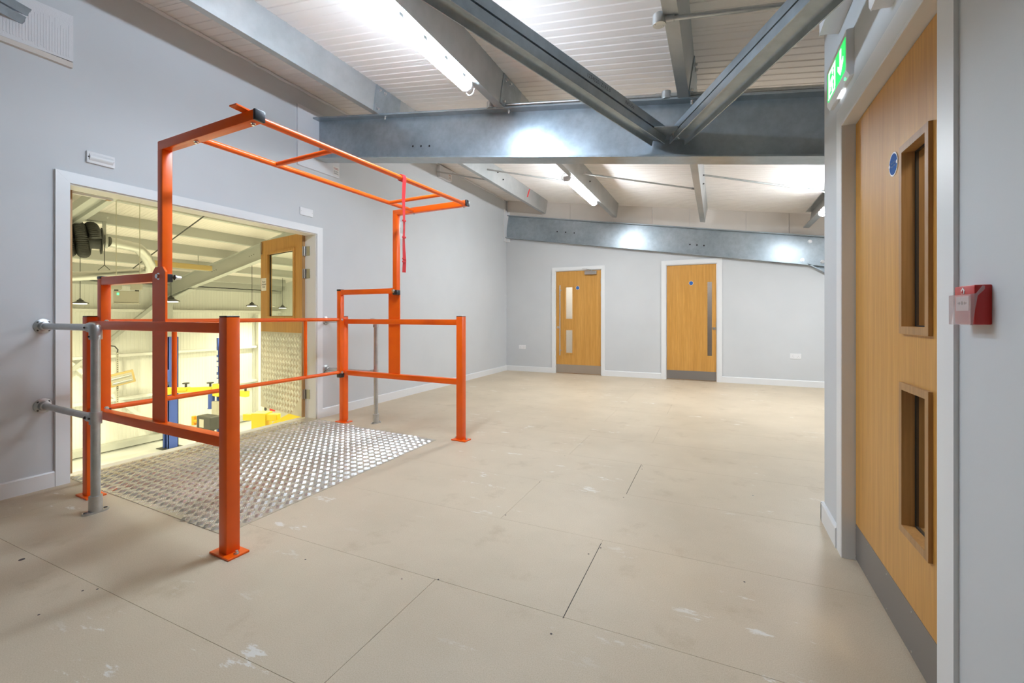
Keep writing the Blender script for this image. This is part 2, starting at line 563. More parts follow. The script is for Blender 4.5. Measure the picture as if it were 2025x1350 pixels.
def fire_disc(root, mapf, u, z, r, text_size):
    c = V(mapf(u, z, 0))
    n = (V(mapf(u, z, 1)) - c).normalized()
    X = (V(mapf(u + 1, z, 0)) - c).normalized()
    s = MB().tube(c, c + n * 0.002, r, 32).build('fire_sign', 'white_plastic', root)
    s['label'] = 'round blue sign with white rim and white wording'
    MB().tube(c + n * 0.0018, c + n * 0.0026, r * 0.88, 32).build('sign_face', 'blue_sign', s)
    for k in (-1, 1):
        MB().tube(c + X * (k * r * 0.84) + n * 0.002, c + X * (k * r * 0.84) + n * 0.0032, r * 0.14, 14).build('fixing_tab', 'white_plastic', s)
    Xt = X if X.cross(V((0, 0, 1))).dot(n) > 0 else -X
    text_part('Fire door\nkeep shut', text_size, (c + n * 0.0029, Xt, (0, 0, 1)), 'sign_text', s)

def pull_bar(root, mapf, u, z0, z1, zp):
    o = MB().tube(mapf(u, z0, 0.05), mapf(u, z1, 0.05), 0.011, 14).build('pull_handle', 'bright_bolt', root)
    for z in zp:
        MB().tube(mapf(u, z, -0.001), mapf(u, z, 0.05), 0.008, 10).lathe(mapf(u, z, 0), V(mapf(u, z, 1)) - V(mapf(u, z, 0)), [(0, 0.016), (0.004, 0.015), (0.005, 0.008)], 12).build('handle_mount', 'bright_bolt', o)
def lock(root, mapf, u, z):
    MB().lathe(mapf(u, z, -0.001), V(mapf(u, z, 1)) - V(mapf(u, z, 0)), [(0, 0.026), (0.006, 0.024), (0.007, 0.012), (0.010, 0.010)], 18).build('lock_cylinder', 'brushed_steel', root)

# door_1: two vision panels, pull bar, closer
f1 = lambda u, z, d: (u, YF + 0.022 - d, z)
door1 = empty_structure('door_1', ((D1[0] + D1[1]) / 2, YF + 0.044, 0))
tag(door1, 'oak door with two narrow vision panels, pull bar and overhead closer on far wall', 'door')
H1 = [(-2.655, -2.505, 1.045, 1.662), (-2.655, -2.505, 0.39, 0.838)]
mb = MB()
for a, b, c, d in slab_with_holes(D1[0] + 0.002, D1[1] - 0.002, 0.012, D1[2] - 0.002, H1):
    mb.box((a, YF + 0.022, c), (b, YF + 0.066, d))
bmesh.ops.remove_doubles(mb.bm, verts=mb.bm.verts[:], dist=1e-5)
mb.build('door_leaf', 'oak_veneer', door1)
for h in H1:
    b = bead_frame(f1, h[0] + 0.006, h[1] - 0.006, h[2] + 0.006, h[3] - 0.006, 0.026, -0.045, 0.010)
    bb = b.build('glazing_bead', 'oak_veneer', door1)
    MB().box((h[0], YF + 0.042, h[2]), (h[1], YF + 0.047, h[3])).build('glass_pane', 'clear_glass', bb)
pull_bar(door1, f1, -2.744, 0.35, 1.695, (1.60, 0.44))
lock(door1, f1, -2.80, 0.885)
fire_disc(door1, f1, -2.409, 1.638, 0.036, 0.0095)
MB().box((D1[0] + 0.004, YF + 0.0205, 0.014), (D1[1] - 0.004, YF + 0.0225, 0.172)).build('kick_plate', 'brushed_steel', door1)
cl = MB().box((-2.262, YF - 0.03, 1.880), (-2.036, YF + 0.022, 1.945), 0.004).build('door_closer', 'brushed_steel', door1)
MB().bar((-2.14, YF - 0.012, 1.958), (-2.20, YF - 0.10, 1.975), 0.02, 0.006).bar((-2.20, YF - 0.10, 1.980), (-2.30, YF - 0.018, 1.995), 0.02, 0.006).tube((-2.14, YF - 0.012, 1.944), (-2.14, YF - 0.012, 1.962), 0.011, 12).build('closer_arm', 'brushed_steel', cl)
for z in (1.755, 1.515, 0.245):
    MB().tube((D1[1], YF + 0.010, z - 0.05), (D1[1], YF + 0.010, z + 0.05), 0.007, 10).box((D1[1] - 0.006, YF + 0.012, z - 0.05), (D1[1] + 0.012, YF + 0.0215, z + 0.05)).build('hinge', 'brushed_steel', door1)

# door_2: long slot of dark glass
door2 = empty_structure('door_2', ((D2[0] + D2[1]) / 2, YF + 0.044, 0))
tag(door2, 'oak door with one tall dark glass slot and blue disc on far wall', 'door')
H2 = [(-0.148, -0.078, 0.43, 1.68)]
mb = MB()
for a, b, c, d in slab_with_holes(D2[0] + 0.002, D2[1] - 0.002, 0.012, D2[2] - 0.002, H2):
    mb.box((a, YF + 0.022, c), (b, YF + 0.066, d))
bmesh.ops.remove_doubles(mb.bm, verts=mb.bm.verts[:], dist=1e-5)
mb.build('door_leaf', 'oak_veneer', door2)
MB().box((-0.148, YF + 0.024, 0.43), (-0.078, YF + 0.030, 1.68)).build('glass_pane', 'smoked_glass', door2)
fire_disc(door2, f1, -0.404, 1.666, 0.036, 0.0095)
lock(door2, f1, -0.046, 0.892)
MB().box((D2[0] + 0.004, YF + 0.0205, 0.014), (D2[1] - 0.004, YF + 0.0225, 0.163)).build('kick_plate', 'grey_kick', door2)
MB().box((D2[1] - 0.008, YF + 0.018, 0.80), (D2[1] + 0.001, YF + 0.0225, 1.0)).build('lock_strike', 'brushed_steel', door2)

# ------------------------------------------------------------------ right partition and the near door
JY0, JY1, JZ = 1.50, 2.47, 1.965
mb = MB()
mb.box((XR, -3.3, 0), (XR + 0.14, JY0 - 0.03, 2.84))
mb.box((XR, JY1 + 0.03, 0), (XR + 0.14, 2.873, 2.84))
mb.box((XR, JY0 - 0.03, JZ + 0.03), (XR + 0.14, JY1 + 0.03, 2.84))
mb.box((XR + 0.14, 2.733, 0), (2.6, 2.873, 2.84))
struct('wall_right', mb, 'wall_paint')
struct('wall_right_far', MB().box((2.5, 2.873, 0), (2.62, 8.3, 2.7)), 'wall_paint')
struct('wall_back', MB().box((-4.05, -3.3, 0), (2.6, -3.18, 3.5)), 'wall_paint')
mb = MB()
mb.box((0.5145, JY0 - 0.03, 0), (XR + 0.14, JY0, JZ + 0.03), 0.001)
mb.box((0.5145, JY1, 0), (XR + 0.14, JY1 + 0.03, JZ + 0.03), 0.001)
mb.box((0.5145, JY0, JZ + 0.002), (XR + 0.14, JY1, JZ + 0.03), 0.001)
struct('trim_9', mb, 'white_gloss')
casing('trim_10', 0, 0, 0, JZ + 0.012, JY0 - 0.008, JY1 + 0.008, lambda u, z, d: (XR - d, u, z), 0.010, 0.082)
skirt('baseboard_right', (XR, JY1 + 0.091, 0), (XR, 2.873 + 0.015, 0), (-1, 0, 0))
skirt('baseboard_right.001', (XR, -3.2, 0), (XR, JY0 - 0.091, 0), (-1, 0, 0))
skirt('baseboard_right.002', (XR - 0.015, 2.873, 0), (2.5, 2.873, 0), (0, 1, 0))
# foam blocks sealing the wall head
for i, (p, s) in enumerate((((0.445, 2.18, 2.45), (0.10, 0.40, 0.20)), ((0.465, 1.70, 2.125), (0.07, 0.17, 0.09)))):
    mb = MB().box((p[0], p[1], p[2]), (p[0] + s[0], p[1] + s[1], p[2] + s[2] + 0.1), 0.012, 2)
    for v in mb.bm.verts:
        v.co += V((random.uniform(-.008, .004), random.uniform(-.008, .008), random.uniform(-.008, .008)))
    struct('trim_%d' % (11 + i), mb, 'filler_patch')

LX = 0.567
f3 = lambda u, z, d: (LX - d, u, z)
door3 = empty_structure('door_3', (LX + 0.027, (JY0 + JY1) / 2, 0))
tag(door3, 'large oak door close by with two glazed panels and grey kick plate', 'door')
H3 = [(1.695, 1.89, 1.06, 1.648), (1.695, 1.89, 0.402, 0.862)]
mb = MB()
for a, b, c, d in slab_with_holes(JY0 + 0.004, JY1 - 0.005, 0.010, JZ - 0.003, H3):
    mb.box((LX, a, c), (LX + 0.054, b, d))
bmesh.ops.remove_doubles(mb.bm, verts=mb.bm.verts[:], dist=1e-5)
mb.build('door_leaf', 'oak_veneer', door3)
for h in H3:
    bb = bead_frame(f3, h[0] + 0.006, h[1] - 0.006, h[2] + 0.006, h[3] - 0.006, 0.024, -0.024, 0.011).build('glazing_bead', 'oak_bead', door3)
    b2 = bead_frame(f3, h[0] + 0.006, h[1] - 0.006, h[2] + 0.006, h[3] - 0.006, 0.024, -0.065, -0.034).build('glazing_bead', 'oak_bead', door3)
    MB().box((LX + 0.0255, h[0], h[2]), (LX + 0.0325, h[1], h[3])).build('glass_pane', 'clear_glass', bb)
    bead_frame(f3, h[0] + 0.010, h[1] - 0.010, h[2] + 0.010, h[3] - 0.010, 0.010, -0.033, -0.0245).build('glazing_seal', 'black_rubber', bb)
fire_disc(door3, f3, 1.99, 1.636, 0.042, 0.0115)
kp = MB().box((LX - 0.0016, JY0 + 0.008, 0.012), (LX + 0.001, JY1 - 0.008, 0.168)).build('kick_plate', 'grey_kick', door3)
for yy in (1.60, 1.83, 2.06, 2.29, 2.455):
    for z in (0.026, 0.153):
        MB().lathe((LX - 0.001, yy, z), (-1, 0, 0), [(0, 0.004), (0.0016, 0.0035), (0.002, 0.001)], 10).build('screw', 'bright_bolt', kp)
# lobby behind the near door
mb = MB().box((1.75, -0.5, 0), (1.85, 2.74, 2.7)).box((XR + 0.14, -0.6, 0), (1.85, -0.5, 2.7)).box((XR + 0.14, -0.6, 2.42), (1.85, 2.74, 2.5))
struct('wall_lobby', mb, 'wall_paint')

# ------------------------------------------------------------------ roof: liner sheets, purlins, rafters, braces
ceiling = empty_structure('ceiling')
def liner(y0, y1, x0, x1, zf, mat, nm, ribs=13):
    P = (y1 - y0) / ribs
    und = []
    for i in range(ribs):
        a = y0 + i * P
        und += [(a + 0.0015 if i == 0 else a, 0.0), (a + P * 0.34, 0.0), (a + P * 0.42, 0.005), (a + P * 0.58, 0.005), (a + P * 0.66, 0.0)]
    und.append((y1 - 0.0015, 0.0))
    prof = und + [(y1 - 0.0015, 0.05), (y0 + 0.0015, 0.05)]
    MB().prism([(x0, y, zf(x0) + z) for y, z in prof], (x1 - x0, 0, zf(x1) - zf(x0))).build(nm, mat, ceiling, angle=15)
for i in range(-6, 6):
    y0 = 3.03 + 1.08 * i
    liner(y0, y0 + 1.08, -8.3, 2.65, roof_z, 'liner_sheet', 'liner_sheet')

nrm = V((0.148, 0, 1)).normalized()
slp = V((1, 0, -0.148)).normalized()
def purlin(name, label, xw, y0, y1, up, dn, zb, mat, group, hgt=0.25, fl=0.075):
    t = 0.0035
    B = V((xw, y0, zb))
    pr = [(0, 0), (-fl, 0), (-fl, 0.016), (-fl + t, 0.016), (-fl + t, t), (-t, t), (-t, hgt - t), (-fl + t, hgt - t), (-fl + t, hgt - 0.016), (-fl, hgt - 0.016), (-fl, hgt), (0, hgt)]
    o = thing(name, label, 'purlin', B, group)
    MB().prism([B + dn * a + up * b for a, b in pr], (0, y1 - y0, 0)).build('channel', mat, o)
    return o, B
PX = [-2.98, -1.635, -0.18, 1.265]
PL = ['galvanised roof purlin nearest the grey wall with the doorway',
      'galvanised roof purlin carrying the two white batten lights',
      'galvanised roof purlin with round conduit boxes under it, above the brace joint',
      'galvanised roof purlin beyond the exit sign, lit batten at its end']
for x, lb in zip(PX, PL):
    zb = pur_z(x)
    o, B = purlin('roof_purlin', lb, x, -3.2, 8.02, nrm, slp, zb, 'purlin_steel', None)
    # splice cleat over the rafter with its bolts
    c = MB()
    A = V((x, 3.30, zb)) + slp * 0.001 + nrm * 0.004
    c.hexa([A, A + slp * 0.006, A + slp * 0.006 + V((0, 0.36, 0)), A + V((0, 0.36, 0)), A + nrm * 0.238, A + nrm * 0.238 + slp * 0.006, A + nrm * 0.238 + slp * 0.006 + V((0, 0.36, 0)), A + nrm * 0.238 + V((0, 0.36, 0))])
    cl = c.build('cleat', 'galv_steel', o)
    for yy, h in ((3.345, 0.205), (3.42, 0.205), (3.345, 0.03), (3.50, 0.03)):
        bolt(V((x, yy, zb)) + slp * 0.007 + nrm * h, slp, 0.010, 0.02, cl)
    for yy, h in ((5.9, 0.17), (6.1, 0.12)):
        bolt(V((x, yy, zb)) + slp * 0.0 + nrm * h, slp, 0.008, 0.016, o, 'rod_end', 'ink')
# red marker stripe on the first purlin
rp = bpy.data.objects['roof_purlin']
B = V((PX[0], 7.05, pur_z(PX[0])))
MB().hexa([B + slp * .0005 + nrm * .09, B + slp * .0015 + nrm * .09, B + slp * .0015 + nrm * .09 + V((0, .04, 0)), B + slp * .0005 + nrm * .09 + V((0, .04, 0)),
           B + slp * .0005 + nrm * .235 + V((0, .05, 0)), B + slp * .0015 + nrm * .235 + V((0, .05, 0)), B + slp * .0015 + nrm * .235 + V((0, .085, 0)), B + slp * .0005 + nrm * .235 + V((0, .085, 0))]).build('paint_mark', 'red_web', rp)

def ibeam(root, p, q, dep, wd, mat, tf=0.016, tw=0.012):
    """I section whose TOP centre runs p to q"""
    p, q = V(p), V(q)
    d = (q - p).normalized()
    sd = d.cross(V((0, 0, 1))).normalized()
    u = sd.cross(d).normalized()
    MB().bar(p - u * tf / 2, q - u * tf / 2, wd, tf, u, 0.002).build('top_flange', mat, root)
    MB().bar(p - u * dep / 2, q - u * dep / 2, tw, dep - 2 * tf, u).build('web', mat, root)
    MB().bar(p - u * (dep - tf / 2), q - u * (dep - tf / 2), wd, tf, u, 0.002).build('bottom_flange', mat, root)
    return d, sd, u
# main rafter
YM = 3.478
zt = lambda x: 3.205 - 0.1465 * (x + 3.9)
raf = thing('steel_rafter', 'deep galvanised rafter crossing the room overhead, meeting the two braces', 'beam', (-3.9, YM, 3.0))
d, sd, u = ibeam(raf, (-4.06, YM, zt(-4.06)), (2.5, YM, zt(2.5)), 0.425, 0.178, 'galv_steel')
for x in (-2.645, -2.55, -2.455):
    p = V((x, YM - 0.006, zt(x) - 0.295))
    MB().tube(p, p + V((0, -0.0008, 0)), 0.010, 12).build('bolt_hole', 'dark_gap', raf)
for x in (-2.93, -1.60, -0.16):
    p = V((x, YM - 0.06, zt(x) - 0.016))
    bolt(p, -u, 0.009, 0.035, raf)
# far rafter
YR = 8.165
zf_ = lambda x: 3.145 - 0.1545 * (x + 3.9)
raf2 = thing('steel_rafter', 'galvanised rafter along the far wall above the two oak doors', 'beam', (-3.8, YR, 3.0))
d2, s2, u2 = ibeam(raf2, (-3.835, YR, zf_(-3.835)), (2.5, YR, zf_(2.5)), 0.455, 0.15, 'galv_steel')
for x in (-2.80, -2.63, -2.46, -0.42, -0.31, -0.20):
    p = V((x, YR - 0.006, zf_(x) - 0.285 + (0.04 if x < -2 else 0)))
    MB().tube(p, p + V((0, -0.0012, 0)), 0.013, 10).build('bolt_hole', 'dark_gap', raf2)
for x, h in ((1.30, 0.09), (1.20, 0.385), (1.46, 0.385)):
    bolt((x, YR - 0.007, zf_(x) - h), (0, -1, 0), 0.02, 0.03, raf2)
hz = lambda x: zf_(1.285) - 0.452 - 0.63 * (x - 1.285)
MB().bar((1.27, YR, hz(1.27)), (2.3, YR, hz(2.3)), 0.15, 0.014).build('haunch_flange', 'galv_steel', raf2)
MB().prism([(1.29, YR - 0.006, zf_(1.29) - 0.445), (2.3, YR - 0.006, zf_(2.3) - 0.445), (2.3, YR - 0.006, hz(2.3))], (0, 0.012, 0)).build('haunch_web', 'galv_steel', raf2)

# roof braces: two channels back to back with their webs level
def brace(name, label, a, b, z0, wd=0.112, fh=0.052, gap=0.010, mat='galv_steel'):
    """a, b: plan points of the centre line; z0 height of the underside of the roof-parallel plane at x=-3.9"""
    zc = lambda x: z0 + fh + gap / 2 - 0.148 * (x + 3.9)
    p, q = V((a[0], a[1], zc(a[0]))), V((b[0], b[1], zc(b[0])))
    d = (q - p).normalized()
    sd = d.cross(nrm).normalized()
    up = sd.cross(d).normalized()
    if up.z < 0:
        up = -up
    root = thing(name, label, 'brace', p)
    t, tw = 0.009, 0.006
    for s in (1, -1):
        o = up * s
        g = gap / 2
        pr = [(-wd / 2, g), (wd / 2, g), (wd / 2, g + fh), (wd / 2 - t * 0.7, g + fh), (wd / 2 - t, g + tw + 0.012), (wd / 2 - t - 0.012, g + tw),
              (-wd / 2 + t + 0.012, g + tw), (-wd / 2 + t, g + tw + 0.012), (-wd / 2 + t * 0.7, g + fh), (-wd / 2, g + fh)]
        MB().prism([p + sd * x + o * y for x, y in pr], q - p).build('channel', mat, root, angle=50)
    return root, p, q, d, sd, up
AP = (-0.372, 3.40)
brL, p, q, d, sd, up = brace('roof_brace', 'stamped steel brace running from the rafter joint over the tube light purlin', (-2.47, -1.92), (-0.385, 3.41), 2.875)
# stamp on the flange that faces the room
n_out = sd if sd.x > 0 else -sd
pt = p + d * ((q - p).length - 0.72) + n_out * 0.0562 + up * 0.031
text_part('12345201Z1R2.0', 0.030, (pt - d * 0.12, d, up), 'stamp_ink', brL, 'stamped_number', 0.0006, 'CENTER', 1.15)
text_part('R85350', 0.030, (pt + d * 0.22, d, up), 'stamp_ink', brL, 'stamped_number', 0.0006, 'CENTER', 1.15)
brR, p, q, d, sd, up = brace('roof_brace', 'steel brace running from the rafter joint to the foam block above the exit sign', (0.62, 1.36), (-0.252, 3.41), 2.875)
brW, *_ = brace('roof_brace', 'short length of steel brace entering the white patch high on the grey wall', (-3.97, 1.335), (-2.2, -2.72), 2.895)
# gusset at the joint
zg = lambda x: 2.875 + 0.057 - 0.148 * (x + 3.9)
g = MB().prism([(-0.46, 3.47, zg(-0.46) - 0.004), (-0.17, 3.47, zg(-0.17) - 0.004), (-0.245, 3.22, zg(-0.245) - 0.004), (-0.395, 3.22, zg(-0.395) - 0.004)], (0, 0, 0.008)).build('gusset_plate', 'galv_steel', raf)
for x, yy in ((-0.28, 3.34), (-0.25, 3.39), (-0.37, 3.36)):
    bolt((x, yy, zg(x) - 0.004), (0, 0, -1), 0.009, 0.022, g)

# stays between purlins beyond the main rafter
stays = [((-3.87, 5.66), (-3.02, 6.20), 3.30), ((-2.93, 5.52), (-1.72, 6.17), 3.30), ((-1.58, 5.65), (-0.25, 6.28), 3.30), ((-0.13, 5.65), (1.19, 6.26), 3.30)]
SL = ['thin steel stay between the wall and the first purlin', 'thin steel stay from first purlin towards the far batten light', 'thin steel stay meeting the third purlin beyond the rafter', 'thin steel stay meeting the purlin by the exit sign wall']
for (a, b, z0), lb in zip(stays, SL):
    zz = lambda x: z0 - 0.148 * (x + 3.9)
    t = thing('roof_stay', lb, 'stay', (a[0], a[1], zz(a[0])))
    MB().tube((a[0], a[1], zz(a[0])), (b[0], b[1], zz(b[0])), 0.011, 10).build('rod', 'purlin_steel', t)
    MB().tube((b[0], b[1], zz(b[0])), V((b[0], b[1], zz(b[0]))) - (V((b[0] - a[0], b[1] - a[1], zz(b[0]) - zz(a[0]))).normalized() * 0.06), 0.015, 6).build('rod_nut', 'bright_bolt', t)

# ------------------------------------------------------------------ conduit runs with round boxes
def conduit(label, pts, boxes, r=0.0125):
    t = thing('conduit_run', label, 'conduit', pts[0])
    for a, b in zip(pts, pts[1:]):
        MB().tube(a, b, r, 12).build('conduit_pipe', 'tube_galv', t)
    for p, dirs in boxes:
        p = V(p)
        bx = MB().lathe(p, (0, 0, -1), [(-0.025, 0.033), (0.022, 0.034), (0.024, 0.032)], 20).build('junction_box', 'tube_galv', t)
        MB().lathe(p, (0, 0, -1), [(0.0235, 0.033), (0.0275, 0.0325)], 20).build('box_lid', 'tube_galv', bx)
        for k in (-1, 1):
            MB().lathe(p + V((0.018 * k, 0.014 * k, -0.0275)), (0, 0, -1), [(0, 0.0035), (0.002, 0.003)], 8).build('lid_screw', 'bright_bolt', bx)
        for dv in dirs:
            dv = V(dv).normalized()
            MB().tube(p + dv * 0.03, p + dv * 0.075, 0.0165, 14).build('box_spout', 'tube_galv', bx)
    return t
zc1 = lambda x: zt(x) + 0.018
sx = (1, 0, -0.1465)
conduit('steel conduit with round boxes along the top of the main rafter', [(-1.755, 3.40, zc1(-1.755)), (-0.335, 3.40, zc1(-0.335)), (1.4, 3.40, zc1(1.4))],
        [((-1.77, 3.40, zc1(-1.77)), [sx]), ((-0.335, 3.40, zc1(-0.335)), [sx, (-1, 0, 0.1465)])])
zc2 = lambda x: pur_z(x) - 0.012
conduit('steel conduit with round box under the third purlin in front of the rafter', [(-0.275, 2.44, zc2(-0.275)), (0.533, 2.445, zc2(0.533))], [((-0.275, 2.44, zc2(-0.275)), [sx])])

# ------------------------------------------------------------------ batten lights
def batten(label, x, y0, y1, zb, dm='diffuser', group='white batten lights under the purlins'):
    t = thing('batten_light', label, 'light fitting', (x, (y0 + y1) / 2, zb), group)
    MB().box((x - 0.034, y0, zb + 0.045), (x + 0.034, y1, zb + 0.068), 0.004).build('housing', 'white_plastic', t)
    prof = []
    for i in range(13):
        a = R(4) + R(172) * i / 12
        prof.append((x + 0.046 * math.cos(a), y0 + 0.012, zb + 0.036 - 0.034 * math.sin(a)))
    MB().prism(prof, (0, y1 - y0 - 0.024, 0)).build('diffuser', dm, t)
    for ye in (y0, y1):
        MB().prism([(p[0] + (p[0] - x) * 0.05, ye - 0.008, p[2]) for p in prof] + [(x - 0.046, ye - 0.008, zb + 0.068), (x + 0.046, ye - 0.008, zb + 0.068)], (0, 0.02, 0)).build('end_cap', 'white_plastic', t)
    for kx in range(6):
        yy = y0 + 0.12 + (y1 - y0 - 0.24) * kx / 5
        for sgn in (-1, 1):
            MB().box((x + sgn * 0.044, yy - 0.02, zb + 0.046), (x + sgn * 0.049, yy + 0.02, zb + 0.066), 0.001).build('clip', 'white_plastic', t)
    for yy in (y0 + 0.25, y1 - 0.25):
        MB().box((x - 0.02, yy - 0.03, zb + 0.066), (x + 0.09, yy + 0.03, zb + 0.0705)).build('bracket', 'purlin_steel', t)
    return t
xb = -1.728
zb = pur_z(xb) - 0.072
lt1 = batten('lit white batten light nearest, on second purlin before the main rafter', xb, 1.50, 2.93, zb, 'diffuser_cool')
lp = [(xb + 0.02 + 0.035 * math.cos(a), 2.945, zb + 0.02 - 0.045 * math.sin(a)) for a in [PI * i / 14 for i in range(15)]]
MB().path(lp, 0.004, 8).build('cable_loop', 'white_plastic', lt1)
lt2 = batten('lit white batten light beyond the main rafter on second purlin', xb, 5.42, 6.78, zb)
lp = [(xb - 0.01 + 0.05 * math.cos(a), 5.39, zb + 0.05 + 0.05 * math.sin(a)) for a in [2 * PI * i / 20 for i in range(20)]]
MB().path(lp, 0.004, 8, closed=True).build('cable_loop', 'white_plastic', lt2)
xq = 1.225
batten('lit white batten light beside the exit sign wall, mostly hidden', xq, 5.45, 6.81, pur_z(xq) - 0.072)

# ------------------------------------------------------------------ patches, plates and labels on the walls
def patch(name_i, pts, t, mat='filler_patch'):
    """pts in (y, z) on the left wall"""
    return struct('trim_%d' % name_i, MB().prism([(XW - 0.002, y, z) for y, z in pts], (t + 0.002, 0, 0)), mat)
p1 = patch(13, [(0.55, 2.75), (1.46, 2.782), (1.46, 3.084), (0.55, 3.03)], 0.03)
rb_ = MB()
yy = 0.60
while yy < 1.45:
    rb_.box((XW + 0.029, yy, 2.79 + random.uniform(0, 0.02)), (XW + 0.0315, yy + 0.006, 3.02 - random.uniform(0, 0.06)))
    yy += 0.0135
rb_.build('board_ribs', 'filler_patch', p1)['kind'] = 'stuff'
MB().box((XW, 0.55, 2.742), (XW + 0.028, 1.459, 2.776)).build('board_edge', 'mineral_board', p1)
p2 = patch(14, [(3.205, 2.65), (3.752, 2.655), (3.752, 3.268), (3.205, 3.268)], 0.022)
WO['trim_14'] = V((0, 0, 0))
def notice(parent, y0, y1, z0, z1, x):
    s = MB().box((x, y0, z0), (x + 0.0012, y1, z1)).build('notice', 'paper', parent)
    h = z1 - z0
    yc = (y0 + y1) / 2
    text_part('FIRE SEAL\nDO NOT\nDISTURB', h * 0.155, ((x + 0.0016), yc, z1 - h * 0.30), 'red_ink', s) if False else None
    for zz, hh, mt in ((0.78, 0.07, 'red_ink'), (0.66, 0.07, 'red_ink'), (0.45, 0.04, 'ink'), (0.37, 0.03, 'ink'), (0.22, 0.05, 'ink'), (0.15, 0.03, 'ink')):
        for k in range(4):
            a = y0 + (y1 - y0) * (0.12 + 0.19 * k + 0.02 * random.random())
            MB().box((x + 0.001, a, z0 + h * zz), (x + 0.0016, a + (y1 - y0) * random.uniform(0.10, 0.16), z0 + h * (zz + hh))).build('print_line', mt, s)
notice(p2, 3.66, 3.75, 2.672, 2.775, XW + 0.022)
p3 = patch(15, [(5.72, 3.235), (6.06, 3.245), (6.06, 3.41), (5.72, 3.41)], 0.05)
notice(p3, 5.955, 6.05, 3.262, 3.35, XW + 0.05)
struct('trim_16', MB().box((XW - 0.002, 8.045, 2.605), (XW + 0.02, YF, 3.255)).box((XW, YF - 0.028, 2.605), (XW + 0.085, YF, 3.2), 0.001), 'filler_patch')

em = thing('emergency_light', 'white rectangular emergency light with glossy lens above doorway corner', 'light fitting', (XW, 1.613, 2.187))
MB().box((XW - 0.002, 1.535, 2.147), (XW + 0.016, 1.691, 2.227), 0.004, 2).build('backing_plate', 'white_plastic', em)
prof = [(XW + 0.012 + 0.018 * math.sin(PI * i / 8), 1.548, 2.160 + 0.056 * i / 8) for i in range(9)]
MB().prism(prof, (0, 0.130, 0)).build('lens', 'white_gloss', em)
for yy in (1.545, 1.681):
    MB().lathe((XW + 0.0155, yy, 2.187), (1, 0, 0), [(0, 0.005), (0.003, 0.004)], 10).build('screw', 'ink', em)
def blank(label, y0, y1, z0, z1):
    t = thing('blank_plate', label, 'wall plate', (XW, (y0 + y1) / 2, (z0 + z1) / 2))
    MB().box((XW - 0.002, y0, z0), (XW + 0.010, y1, z1), 0.003, 2).build('cover', 'white_plastic', t)
    for yy in (y0 + 0.012, y1 - 0.012):
        MB().lathe((XW + 0.0095, yy, (z0 + z1) / 2), (1, 0, 0), [(0, 0.0035), (0.0015, 0.003)], 8).build('screw', 'brushed_steel', t)
blank('white blank plate on the wall above the open oak leaf', 3.244, 3.403, 2.146, 2.226)
blank('small white plate behind the strap, upper of the two', 4.78, 4.86, 2.295, 2.378)
blank('small white plate behind the strap, lower of the two', 4.79, 4.90, 2.145, 2.222)
def socket(label, x0, x1, z0, z1):
    t = thing('double_socket', label, 'socket', ((x0 + x1) / 2, YF, (z0 + z1) / 2))
    MB().box((x0, YF - 0.009, z0), (x1, YF + 0.002, z1), 0.002).build('face_plate', 'white_plastic', t)
    w_ = x1 - x0
    for k, c in enumerate((0.25, 0.75)):
        xc = x0 + w_ * c
        for dx, dz, a, b in ((0, -0.010, 0.0035, 0.008), (-0.012, -0.028, 0.006, 0.0035), (0.012, -0.028, 0.006, 0.0035)):
            MB().box((xc + dx - a / 2, YF - 0.0096, (z0 + z1) / 2 + dz + 0.012 - b / 2), (xc + dx + a / 2, YF - 0.0088, (z0 + z1) / 2 + dz + 0.012 + b / 2)).build('pin_slot', 'ink', t)
        xs = x0 + w_ * (0.42 if k == 0 else 0.58)
        MB().box((xs - 0.006, YF - 0.012, (z0 + z1) / 2 + 0.004), (xs + 0.006, YF - 0.008, (z0 + z1) / 2 + 0.026), 0.001).build('switch', 'white_plastic', t)
socket('white double socket near the room corner beside the door with closer', -3.617, -3.472, 0.443, 0.522)
socket('white double socket beside the door with the tall glass slot', 1.043, 1.190, 0.433, 0.514)

# ------------------------------------------------------------------ exit sign and call point on the right wall
ex = thing('exit_sign', 'lit green running man exit sign with arrow above the near oak door', 'sign', (XR, 2.48, 2.12))
EX0, EY0, EY1, EZ0, EZ1 = 0.4965, 2.303, 2.667, 2.118, 2.315
MB().prism([(XR + 0.002, EY0, EZ0 + 0.004), (EX0 + 0.012, EY0, EZ0), (EX0, EY0, EZ0 + 0.022), (EX0, EY0, EZ1 - 0.004), (EX0 + 0.006, EY0, EZ1), (XR + 0.002, EY0, EZ1)], (0, EY1 - EY0, 0)).build('housing', 'white_plastic', ex)
gx = EX0
gy0, gy1, gz0, gz1 = EY0 + 0.010, EY1 - 0.022, EZ0 + 0.028, EZ1 - 0.028
fc = MB().prism([(gx + 0.001, gy0 + 0.012, gz0), (gx + 0.001, gy1 - 0.012, gz0), (gx + 0.001, gy1, gz0 + 0.012), (gx + 0.001, gy1, gz1), (gx + 0.001, gy0, gz1), (gx + 0.001, gy0, gz0 + 0.012)], (-0.0025, 0, 0)).build('sign_face', 'exit_green', ex)
def pic(pts, nm):
    """pictogram piece: (s, t) with s from the camera's left to right, 0..1 of the face"""
    MB().prism([(gx - 0.0015, gy1 - s * (gy1 - gy0), gz0 + t * (gz1 - gz0)) for s, t in pts], (-0.0012, 0, 0)).build(nm, 'exit_white', fc)
pic([(0.06, 0.10), (0.46, 0.10), (0.46, 0.04), (0.06, 0.04)], 'ground_line')
pic([(0.08, 0.12), (0.14, 0.12), (0.14, 0.86), (0.42, 0.86), (0.42, 0.12), (0.48, 0.12), (0.48, 0.95), (0.08, 0.95)], 'door_outline')
pic([(0.29, 0.72), (0.33, 0.68), (0.37, 0.72), (0.37, 0.79), (0.33, 0.83), (0.29, 0.79)], 'head')
